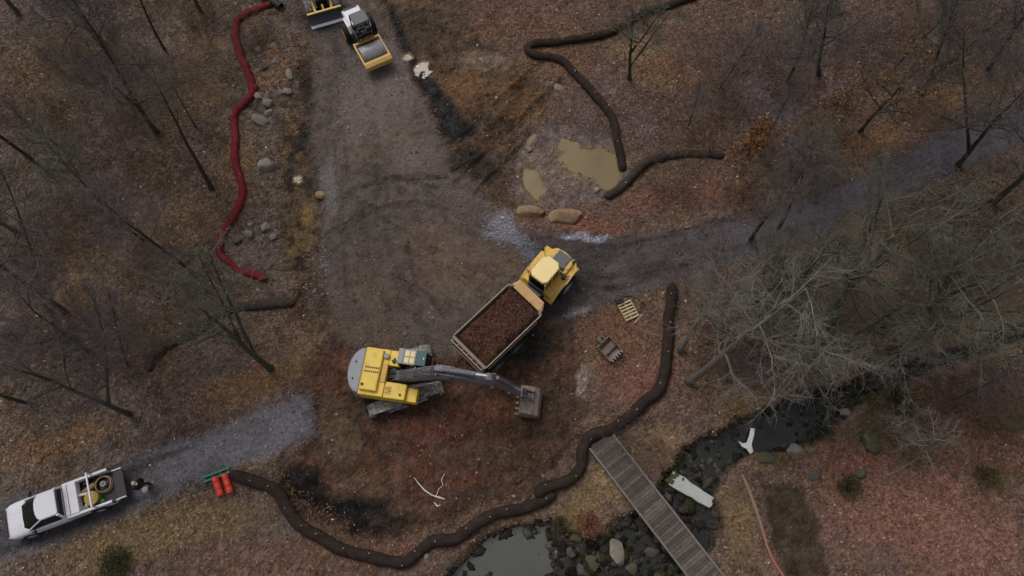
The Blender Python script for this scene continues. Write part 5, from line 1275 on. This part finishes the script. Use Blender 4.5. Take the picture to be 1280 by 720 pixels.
def leaf_mesh(key, frac, cols, size=.19, seed=1):
    rg = np.random.default_rng(seed); lv = np.array([tuple(p) for p in PROTO[key][3]]); lv = lv[rg.random(len(lv)) < frac]
    n = len(lv); a = rg.normal(size=(n, 3)); a /= np.linalg.norm(a, axis=1)[:, None]; bb = np.cross(a, rg.normal(size=(n, 3))); bb /= np.linalg.norm(bb, axis=1)[:, None]
    s = size * rg.uniform(.6, 1.4, (n, 1)); Vq = np.stack([lv, lv + (a * .5 + bb * .4) * s, lv + a * s, lv + (a * .5 - bb * .4) * s], 1).reshape(-1, 3)
    cc = np.array(cols)[rg.integers(0, len(cols), n)]; o = fast_mesh('leaves', Vq, np.arange(4 * n).reshape(-1, 4), M_dleaf, np.repeat(cc, 4, 0)); me = o.data; bpy.data.objects.remove(o); return me
OL = [lin(150, 100, 52), lin(128, 80, 44), lin(118, 88, 56), lin(92, 64, 42), lin(160, 120, 70)]
LEAF = {'spreadB': leaf_mesh('spreadB', .35, OL), 'tallC': leaf_mesh('tallC', .25, OL), 'sapling': leaf_mesh('sapling', .4, OL)}
def tree(key, px, py, label, h=None, top=None, spin=None, leaf=False, name='bare_tree', group='bare winter trees'):
    tr, cr, H, _ = PROTO[key]; g = G(px, py); h = h or H
    if top is not None: tv = P(top[0], top[1], g.z + h) - g
    else: tv = Vector((rnd.gauss(0, .04) * h, rnd.gauss(0, .04) * h, h))
    o = empty(name, g - Vector((0, 0, .05))); s = tv.length / H
    qv = Vector((0, 0, 1)).rotation_difference(tv) @ Euler((0, 0, rnd.uniform(0, 6.28) if spin is None else spin)).to_quaternion()
    o.rotation_euler = qv.to_euler(); o.scale = (s, s, s)
    share('trunk', tr, o); share('crown', cr, o)
    if leaf: share('leaves', LEAF[key], o)
    tag(o, label, 'tree', group); return o
TR = [
 # left woods
 ('snag', 265, 237, 'dark broken tree trunk with few branches left of maroon sock', 9.5, (187, 92), 0),
 ('tallB', 196, 166, 'tall forked tree leaning to the upper left corner', 15, (60, -20), 0),
 ('tallA', 130, 56, 'slim tree right of the forked tree near the top edge', 12, (85, -25), 0),
 ('tallC', 207, 64, 'slender tree near top edge between forked tree and maroon sock', 11, None, 0),
 ('tallA', 252, 17, 'tree at the top edge just left of upper maroon sock', 12, None, 0),
 ('tallB', 24, 18, 'thick trunk in the top left corner', 14, None, 0),
 ('tallA', 64, 219, 'tree with dark trunk at left edge, level with broken trunk', 13, None, 0),
 ('sapling', 118, 214, 'small sapling between left edge tree and broken trunk', 7, None, 0),
 ('tallB', 78, 388, 'thick dark trunk at left edge above the middle', 14, (-45, 275), 0),
 ('tallA', 113, 441, 'leaning dark trunk left of the mud covered sock', 13, (5, 378), 0),
 ('tallB', 161, 517, 'mossy trunk closest to the gravel road on the left', 13, (10, 446), 0),
 ('lone', 338, 461, 'grey green leaning tree between mud covered sock and gravel road', 12, (215, 350), 0),
 ('sapling', 160, 461, 'thin tree just left of the mud covered sock end', 8, (105, 395), 0),
 ('tallA', 245, 345, 'purple twigged tree below the lower end of maroon sock', 12, (120, 235), 0),
 ('tallC', 40, 505, 'pale twigged tree at left edge above the parked pickup', 12, None, 0),
 ('tallC', 180, 300, 'twiggy tree in the middle of the left woods', 11, None, 0),
 ('tallA', 20, 290, 'tree at left edge in the middle of the woods', 12, None, 0),
 ('sapling', 150, 130, 'sapling beside the forked tree in left woods', 6, None, 0),
 ('sapling', 245, 160, 'sapling left of maroon sock above the broken trunk', 6, None, 0),
 ('sapling', 280, 420, 'sapling standing beside the mud covered left sock', 6, None, 0),
 # top right
 ('lone', 787, 98, 'lone forked tree over the hairpin sock at top edge', 9, (800, 0), 0),
 ('tallC', 984, 102, 'dark leaning trunk near the top edge right of lone tree', 12, (1038, -20), 0),
 ('tallA', 1024, 92, 'forked dark tree next to the dark leaning trunk at top', 12, (1015, 10), 0),
 ('tallB', 1151, 123, 'dark trunk rising from orange leaves north of the right road', 12, (1215, 0), 0),
 ('tallA', 1236, 86, 'dark trunk close to the upper right corner', 12, (1290, 10), 0),
 ('spreadB', 1075, 165, 'tree with dry orange leaves north of the right road', 8, None, 1),
 ('tallC', 985, 215, 'orange leaved tree above the bend of right road', 8, None, 1),
 ('sapling', 925, 215, 'orange leaved sapling between puddles and right road', 6, None, 1),
 ('sapling', 960, 170, 'mauve sapling north of orange leaved trees', 6, None, 0),
 ('tallC', 1110, 95, 'grey twigged tree near top between two dark trunks', 11, None, 0),
 ('sapling', 860, 160, 'thin sapling right of the hairpin sock', 5, None, 0),
 ('sapling', 900, 110, 'mauve sapling right of lone tree', 6, None, 0),
 # right canopy
 ('tallC', 972, 286, 'slim trunk rising at the right road bend', 12, (1030, 180), 0),
 ('tallA', 938, 300, 'second slim trunk at the right road bend', 12, (1000, 200), 0),
 ('tallB', 1197, 206, 'thick leaning trunk at the south side of right road', 14, (1290, 90), 0),
 ('spreadA', 945, 402, 'spreading tree between pale leaning trunk and right road', 10, None, 0),
 ('spreadB', 922, 402, 'spreading tree right of the sock top end', 9, (985, 335), 0),
 ('spreadC', 861, 478, 'pale thick leaning trunk right of the footbridge sock', 11, (985, 385), 0),
 ('spreadC', 850, 440, 'pale branched tree over the sock top end', 7, (905, 355), 0),
 ('spreadA', 1040, 390, 'spreading tree over the stream at right', 12, (1140, 270), 0),
 ('spreadC', 985, 450, 'pale drooping tree hanging over the stream', 8, (1035, 430), 0),
 ('spreadB', 1060, 428, 'dense twigged tree in the middle of right woods', 8, None, 0),
 ('spreadA', 1112, 438, 'large spreading tree at right above the stream', 12, None, 0),
 ('spreadB', 1130, 395, 'dense tree between right road and the narrow end of stream', 11, None, 0),
 ('tallB', 1240, 255, 'tall tree near right edge just below the right road', 13, None, 0),
 ('spreadC', 1090, 460, 'pale twigged tree drooping over stream bank', 7, None, 0),
 ('tallC', 1255, 450, 'tree at right edge above the leaf covered clearing', 11, None, 0),
 ('sapling', 1190, 500, 'dark sapling beside right clearing under the canopy', 6, None, 0),
 ('sapling2', 1148, 575, 'small pale sapling standing in the leaf covered clearing', 4.2, (1158, 540), 0),
 ('sapling2', 1105, 545, 'small pale sapling beside the big moss covered boulder', 3.5, None, 0),
 ('sapling', 885, 350, 'thin sapling on the lower edge of right road', 6, None, 0),
 ('sapling', 905, 470, 'thin twigged sapling right of pale thick trunk', 6, None, 0),
 ('spreadB', 1000, 440, 'dense twigged tree between right road bend and stream', 7, None, 0),
 ('tallC', 1222, 262, 'slender tree leaning away from the right road near right edge', 11, None, 0),
]
for t in TR: tree(t[0], t[1], t[2], t[3], t[4], t[5], None, bool(t[6]))

# ---------------------------------------------------------------- shrubs and brush
M_gl = attr_mat('shrub_leaves', .8, var=0, bump=0)
def shrub(px, py, r, h, cols, n, label, size=.07, name='shrub', cat='shrub', stems=10, group='low shrubs and tufts'):
    g = G(px, py); o = empty(name, g); b = MB()
    for i in range(stems):
        a = rnd.uniform(0, 6.28); e = r * rnd.uniform(.3, 1); b.tube([(0, 0, -.05), (math.cos(a) * e * .4, math.sin(a) * e * .4, h * .5), (math.cos(a) * e, math.sin(a) * e, h * rnd.uniform(.6, 1))], [.02, .012, .005], 4)
    b.build('stem', M_bark[0], o)
    q = nrg.normal(size=(n, 3)); q /= np.linalg.norm(q, axis=1)[:, None]; q *= nrg.random((n, 1)) ** .45
    p = q * [r, r, h * .5] + [0, 0, h * .5]; p *= 1 + .35 * fbm(p[:, 0], p[:, 1], 3, 2, int(px) % 13)[:, None]
    a = nrg.normal(size=(n, 3)); a /= np.linalg.norm(a, axis=1)[:, None]; bb = np.cross(a, nrg.normal(size=(n, 3))); bb /= np.linalg.norm(bb, axis=1)[:, None]
    s = size * nrg.uniform(.6, 1.5, (n, 1)); V_ = np.stack([p, p + (a * .5 + bb * .35) * s, p + a * s, p + (a * .5 - bb * .35) * s], 1).reshape(-1, 3)
    c_ = np.array(cols)[nrg.integers(0, len(cols), n)]
    f = fast_mesh('foliage', V_, np.arange(4 * n).reshape(-1, 4), M_gl, np.repeat(c_, 4, 0)); f.parent = o
    tag(o, label, cat, group); return o
GRN = [lin(52, 62, 34), lin(40, 50, 28), lin(66, 72, 42), lin(58, 56, 36)]
TANC = [lin(134, 110, 76), lin(112, 88, 60), lin(148, 126, 92), lin(92, 70, 48)]
shrub(148, 702, 1.0, .8, GRN, 2200, 'round dark green shrub at bottom edge below the pickup')
shrub(1060, 610, .8, .5, GRN, 1000, 'green weedy shrub among red leaves below the stream')
shrub(1030, 540, .7, .5, GRN, 800, 'green shrub on the stream bank beside grey rock')
shrub(845, 578, .7, .5, GRN, 700, 'low green shrub at the upper end of the concrete slab')
shrub(700, 655, .5, .4, GRN, 500, 'small green shrub between the sock and pond')
shrub(1120, 500, 1.1, .6, GRN, 1200, 'wide green shrub on the stream bank under right trees')
shrub(1230, 595, .8, .4, GRN, 700, 'green shrub near right edge of the leaf covered clearing')
shrub(735, 655, .8, .5, [lin(120, 74, 58), lin(96, 60, 50), lin(140, 100, 74)], 800, 'rust coloured brush left of the footbridge', size=.09)
# ---------------------------------------------------------------- litter, grass, gravel, twigs: nobody could count them
def scatter(n, dens, seed):
    rg = np.random.default_rng(seed); xs = []; ys = []; got = 0
    while got < n:
        x = rg.uniform(GX0 + 1, GX1 - 1, n); y = rg.uniform(GY0 + 1, GY1 - 1, n)
        vis = np.abs(x) < 31 + .24 * (y + 2) + 2
        k = (rg.random(n) < sample(dens, x, y)) & vis & (y < 41) & (y > -5)
        xs.append(x[k]); ys.append(y[k]); got += k.sum()
        if len(xs) > 40: break
    return np.concatenate(xs)[:n], np.concatenate(ys)[:n], rg
litden = np.clip(1 - bare * 1.03, 0, 1) * (1 - np.clip(stream * 1.2, 0, 1)) * np.clip(.55 + 1.3 * (nB - .35), .15, 1)
litden = np.maximum(litden, .02 * (1 - stream))
M_leaf = attr_mat('fallen_leaves', .85, var=0, bump=0)
x, y, rg = scatter(230000, litden, 5); n = len(x); z = sample(Z, x, y)
loc = np.stack([sample(C[..., i], x, y) for i in range(3)], -1)
pal = np.array([lin(118, 84, 70), lin(134, 100, 80), lin(88, 60, 50), lin(150, 120, 98), lin(70, 50, 44), lin(112, 74, 66), lin(104, 84, 62)])
cl = pal[rg.integers(0, len(pal), n)] * rg.uniform(.5, 1.35, (n, 1)); lw = np.where(x < -14, .78, .55)[:, None]; cl = (1 - lw) * cl + lw * loc * rg.uniform(.4, 1.9, (n, 1))
br = rg.random(n) < .003; cl[br] = lin(200, 180, 160)
th = rg.uniform(0, 6.28, n); s = rg.uniform(.04, .115, n); ti = rg.normal(0, .35, n); tj = rg.normal(0, .35, n)
u = np.stack([np.cos(th), np.sin(th), ti], -1) * s[:, None]; v = np.stack([-np.sin(th), np.cos(th), tj], -1) * (s * .6)[:, None]
c0 = np.stack([x, y, z + .02 + .02 * rg.random(n)], -1)
V4 = np.stack([c0 - u, c0 + v, c0 + u, c0 - v], 1).reshape(-1, 3)
o = fast_mesh('leaf_litter', V4, np.arange(4 * n).reshape(-1, 4), M_leaf, np.repeat(cl, 4, 0)); tag(o, 'fallen brown and russet leaves covering the woodland floor', 'leaf litter', kind='stuff')
# dead grass
grden = litden * np.clip(.25 + 2.2 * (nA - .4), .05, 1)
tanm = np.maximum.reduce([blob(200, 670, 160, 30, 15, .7), blob(320, 480, 90, 22, 20, .7), blob(390, 440, 30, 18), blob(730, 640, 30, 40, -30), blob(930, 505, 45, 18, 8), blob(920, 650, 26, 50), blob(90, 80, 80, 60), blob(230, 120, 70, 60), blob(330, 570, 60, 14, 18), blob(820, 570, 40, 20)])
x, y, rg = scatter(150000, np.clip(grden * .6 + tanm * .7 * (1 - bare), 0, 1), 6); n = len(x); z = sample(Z, x, y)
tt = np.clip(sample(tanm, x, y), 0, 1)[:, None]; loc = np.stack([sample(C[..., i], x, y) for i in range(3)], -1)
gp_ = np.array([lin(132, 112, 80), lin(110, 90, 64), lin(150, 128, 96), lin(96, 80, 56)]); cl = gp_[rg.integers(0, 4, n)] * (.45 + .45 * tt) + loc * (.5 - .35 * tt)
cl *= rg.uniform(.6, 1.25, (n, 1)); th = rg.uniform(0, 6.28, n) + 0; L = rg.uniform(.10, .32, n); el = rg.uniform(.1, .8, n)
d = np.stack([np.cos(th) * np.cos(el), np.sin(th) * np.cos(el), np.sin(el)], -1) * L[:, None]; sd_ = np.stack([-np.sin(th), np.cos(th), 0 * th], -1) * .012
c0 = np.stack([x, y, z], -1); V3 = np.stack([c0 - sd_, c0 + sd_, c0 + d], 1).reshape(-1, 3)
o = fast_mesh('dead_grass', V3, np.arange(3 * n).reshape(-1, 3), M_leaf, np.repeat(cl, 3, 0)); tag(o, 'tan dead grass lying between the leaves and along roads', 'grass', kind='stuff')
# gravel and clods
gd = np.clip(.55 * blob(335, 110, 26, 75, 0, .8) + .4 * blob(325, 290, 30, 30, 0, .8) + .3 * blob(640, 170, 40, 40, 0, .8) + road * .10 + .9 * blob(625, 285, 26, 30, -40, .7) + .7 * blob(650, 310, 20, 30, -40, .7) + .9 * blob(735, 297, 40, 6, -2, .5) + .7 * blob(725, 392, 26, 10, 25, .6) + .6 * blob(727, 478, 12, 24) + .5 * blob(395, 345, 20, 60) * road_top + .25 * pit + .25 * churn + .25 * ditch + .15 * road_left + .2 * wetzone * (1 - puds) + .5 * np.clip(stream, 0, 1) * (nC > .5), 0, 1)
x, y, rg = scatter(56000, gd, 8); n = len(x); z = sample(Z, x, y); loc = np.stack([sample(C[..., i], x, y) for i in range(3)], -1)
blue = np.clip(sample(np.clip(blob(625, 285, 26, 30, -40, .7) + blob(735, 297, 40, 6, -2, .5) + .6 * blob(395, 345, 20, 60) + .5 * blob(725, 392, 26, 10), 0, 1), x, y), 0, 1)[:, None]
cl = loc * rg.uniform(.55, 1.9, (n, 1)) * (1 - .55 * blue) + .55 * blue * lin(150, 150, 160) * rg.uniform(.4, 1.6, (n, 1)); hi = rg.random(n) < .006 + .06 * blue[:, 0]; cl[hi] = lin(170, 164, 160)
r0 = rg.gamma(2.0, .012, n) + .012; J = rg.uniform(.6, 1.35, (n, 6))
c0 = np.stack([x, y, z + r0 * .35], -1); D = np.array([(1, 0, 0), (0, 1, 0), (-1, 0, 0), (0, -1, 0), (0, 0, .8), (0, 0, -.8)])
th = rg.uniform(0, 6.28, n); cs_, sn_ = np.cos(th), np.sin(th)
D6 = D[None] * J[..., None] * r0[:, None, None]; Dx = D6[..., 0] * cs_[:, None] - D6[..., 1] * sn_[:, None]; Dy = D6[..., 0] * sn_[:, None] + D6[..., 1] * cs_[:, None]
V6 = (c0[:, None] + np.stack([Dx, Dy, D6[..., 2]], -1)).reshape(-1, 3)
ft = np.array([(0, 1, 4), (1, 2, 4), (2, 3, 4), (3, 0, 4)]); F6 = (np.arange(n)[:, None, None] * 6 + ft[None]).reshape(-1, 3)
o = fast_mesh('gravel', V6, F6, M_leaf, np.repeat(cl, 6, 0)); tag(o, 'loose gravel and soil clods on roads and bare ground', 'gravel', kind='stuff')
# fallen twigs
tw = MB(); rg_ = random.Random(12); tx, ty, _ = scatter(1500, np.clip(litden + .08 * pit + .1 * ditch, 0, 1), 9)
for x, y in zip(tx, ty):
    L = rg_.uniform(.25, 1.3); a = rg_.uniform(0, 6.28); z0 = T(x, y) + .05; x1, y1 = x + math.cos(a) * L, y + math.sin(a) * L; r_ = rg_.uniform(.007, .02)
    tw.tube([(x, y, z0), ((x + x1) / 2 + rg_.gauss(0, .06) * L, (y + y1) / 2 + rg_.gauss(0, .06) * L, z0 + .05), (x1, y1, T(x1, y1) + .05)], [r_, r_ * .8, r_ * .4], 4, cap=False)
o = tw.build('fallen_twigs', mat('dry_twigs', (.20, .165, .13), .9, var=.4, scale=.5)); tag(o, 'dry fallen twigs scattered over the ground', 'twigs', kind='stuff')

# stones of the stream bed
x, y, rg = scatter(1400, np.clip(stream * 1.4 - .25, 0, 1) * (1 - .93 * blob(970, 535, 70, 25, 20, .6)) * (1 - .95 * blob(635, 700, 70, 32, 0, .6)), 14); n = len(x); z = np.maximum(sample(Z, x, y), -.72)
r0 = rg.gamma(2.0, .055, n) + .05; th = rg.uniform(0, 6.28, n)
ico = bmesh.new(); bmesh.ops.create_icosphere(ico, subdivisions=1, radius=1); iv = np.array([v.co[:] for v in ico.verts]); fi = np.array([[v.index for v in f.verts] for f in ico.faces]); ico.free()
VV = iv[None] * rg.uniform(.7, 1.25, (n, len(iv), 1)) * r0[:, None, None] * np.array([1.2, .85, .6]); c_, s_ = np.cos(th)[:, None], np.sin(th)[:, None]
VV = np.stack([VV[..., 0] * c_ - VV[..., 1] * s_ + x[:, None], VV[..., 0] * s_ + VV[..., 1] * c_ + y[:, None], VV[..., 2] + z[:, None] + .02], -1).reshape(-1, 3)
pal = np.array([lin(52, 48, 45), lin(40, 38, 36), lin(66, 60, 54), lin(52, 54, 34), lin(84, 78, 72)]); cl = pal[rg.integers(0, 5, n)] * rg.uniform(.6, 1.2, (n, 1))
o = fast_mesh('stream_stones', VV, (np.arange(n)[:, None, None] * len(iv) + fi[None]).reshape(-1, 3), M_soil, np.repeat(cl, len(iv), 0)); tag(o, 'dark wet stones filling the stream bed', 'stones', kind='stuff')
# leafless undergrowth
und = np.maximum.reduce([blob(100, 180, 150, 190, 0, .8), blob(90, 440, 130, 90, 0, .8) , blob(220, 330, 90, 90, 0, .8), blob(960, 130, 130, 120, 0, .8), blob(1150, 60, 160, 90, 0, .8), blob(1100, 330, 230, 130, 15, .8), blob(940, 420, 90, 70, 0, .8), blob(1230, 500, 80, 60, 0, .8), blob(800, 560, 50, 30), blob(860, 240, 80, 25), blob(1040, 200, 90, 50, 20), blob(230, 60, 90, 90, 0, .8), blob(325, 60, 24, 40), blob(1130, 540, 90, 40, 0, .8)])
und = und * (1 - bare) * (1 - np.clip(stream * 1.5, 0, 1)) * np.clip(.25 + 1.6 * (nB - .3), .05, 1)
x, y, rg = scatter(11000, und, 21); n = len(x); z = sample(Z, x, y); b0 = np.stack([x, y, z - .03], -1)
def unit(a): return a / np.linalg.norm(a, axis=-1, keepdims=True)
VV = []; CC = []
pal = np.array([lin(112, 96, 94), lin(96, 82, 78), lin(120, 108, 96), lin(98, 92, 76), lin(128, 98, 84)])
sc = pal[rg.integers(0, 5, n)] * rg.uniform(.6, 1.25, (n, 1))
def tri(p, d, wdt, col):
    sd = unit(np.cross(d, rg.normal(size=d.shape))) * wdt; VV.append(np.stack([p - sd, p + sd, p + d], 1).reshape(-1, 3)); CC.append(np.repeat(col, 3, 0))
sdir_ = unit(np.stack([rg.normal(0, .35, n), rg.normal(0, .35, n), np.ones(n)], -1)) * rg.uniform(.6, 2.3, (n, 1)); tri(b0, sdir_, .011, sc)
for k in range(6):
    f = rg.uniform(.15, .95, (n, 1)); p1 = b0 + sdir_ * f; d1 = unit(unit(sdir_) * .7 + unit(rg.normal(size=(n, 3))) * .9) * np.linalg.norm(sdir_, axis=1, keepdims=True) * rg.uniform(.2, .5, (n, 1)) * (1.1 - .5 * f); tri(p1, d1, .007, sc)
    for j in range(2):
        g_ = rg.uniform(.2, .95, (n, 1)); d2 = unit(unit(d1) * .7 + unit(rg.normal(size=(n, 3))) * .9) * np.linalg.norm(d1, axis=1, keepdims=True) * rg.uniform(.3, .6, (n, 1)); tri(p1 + d1 * g_, d2, .005, sc)
VV = np.concatenate(VV); o = fast_mesh('undergrowth', VV, np.arange(len(VV)).reshape(-1, 3), M_leaf, np.concatenate(CC)); tag(o, 'leafless mauve brown undergrowth between the bare trees', 'undergrowth', kind='stuff')
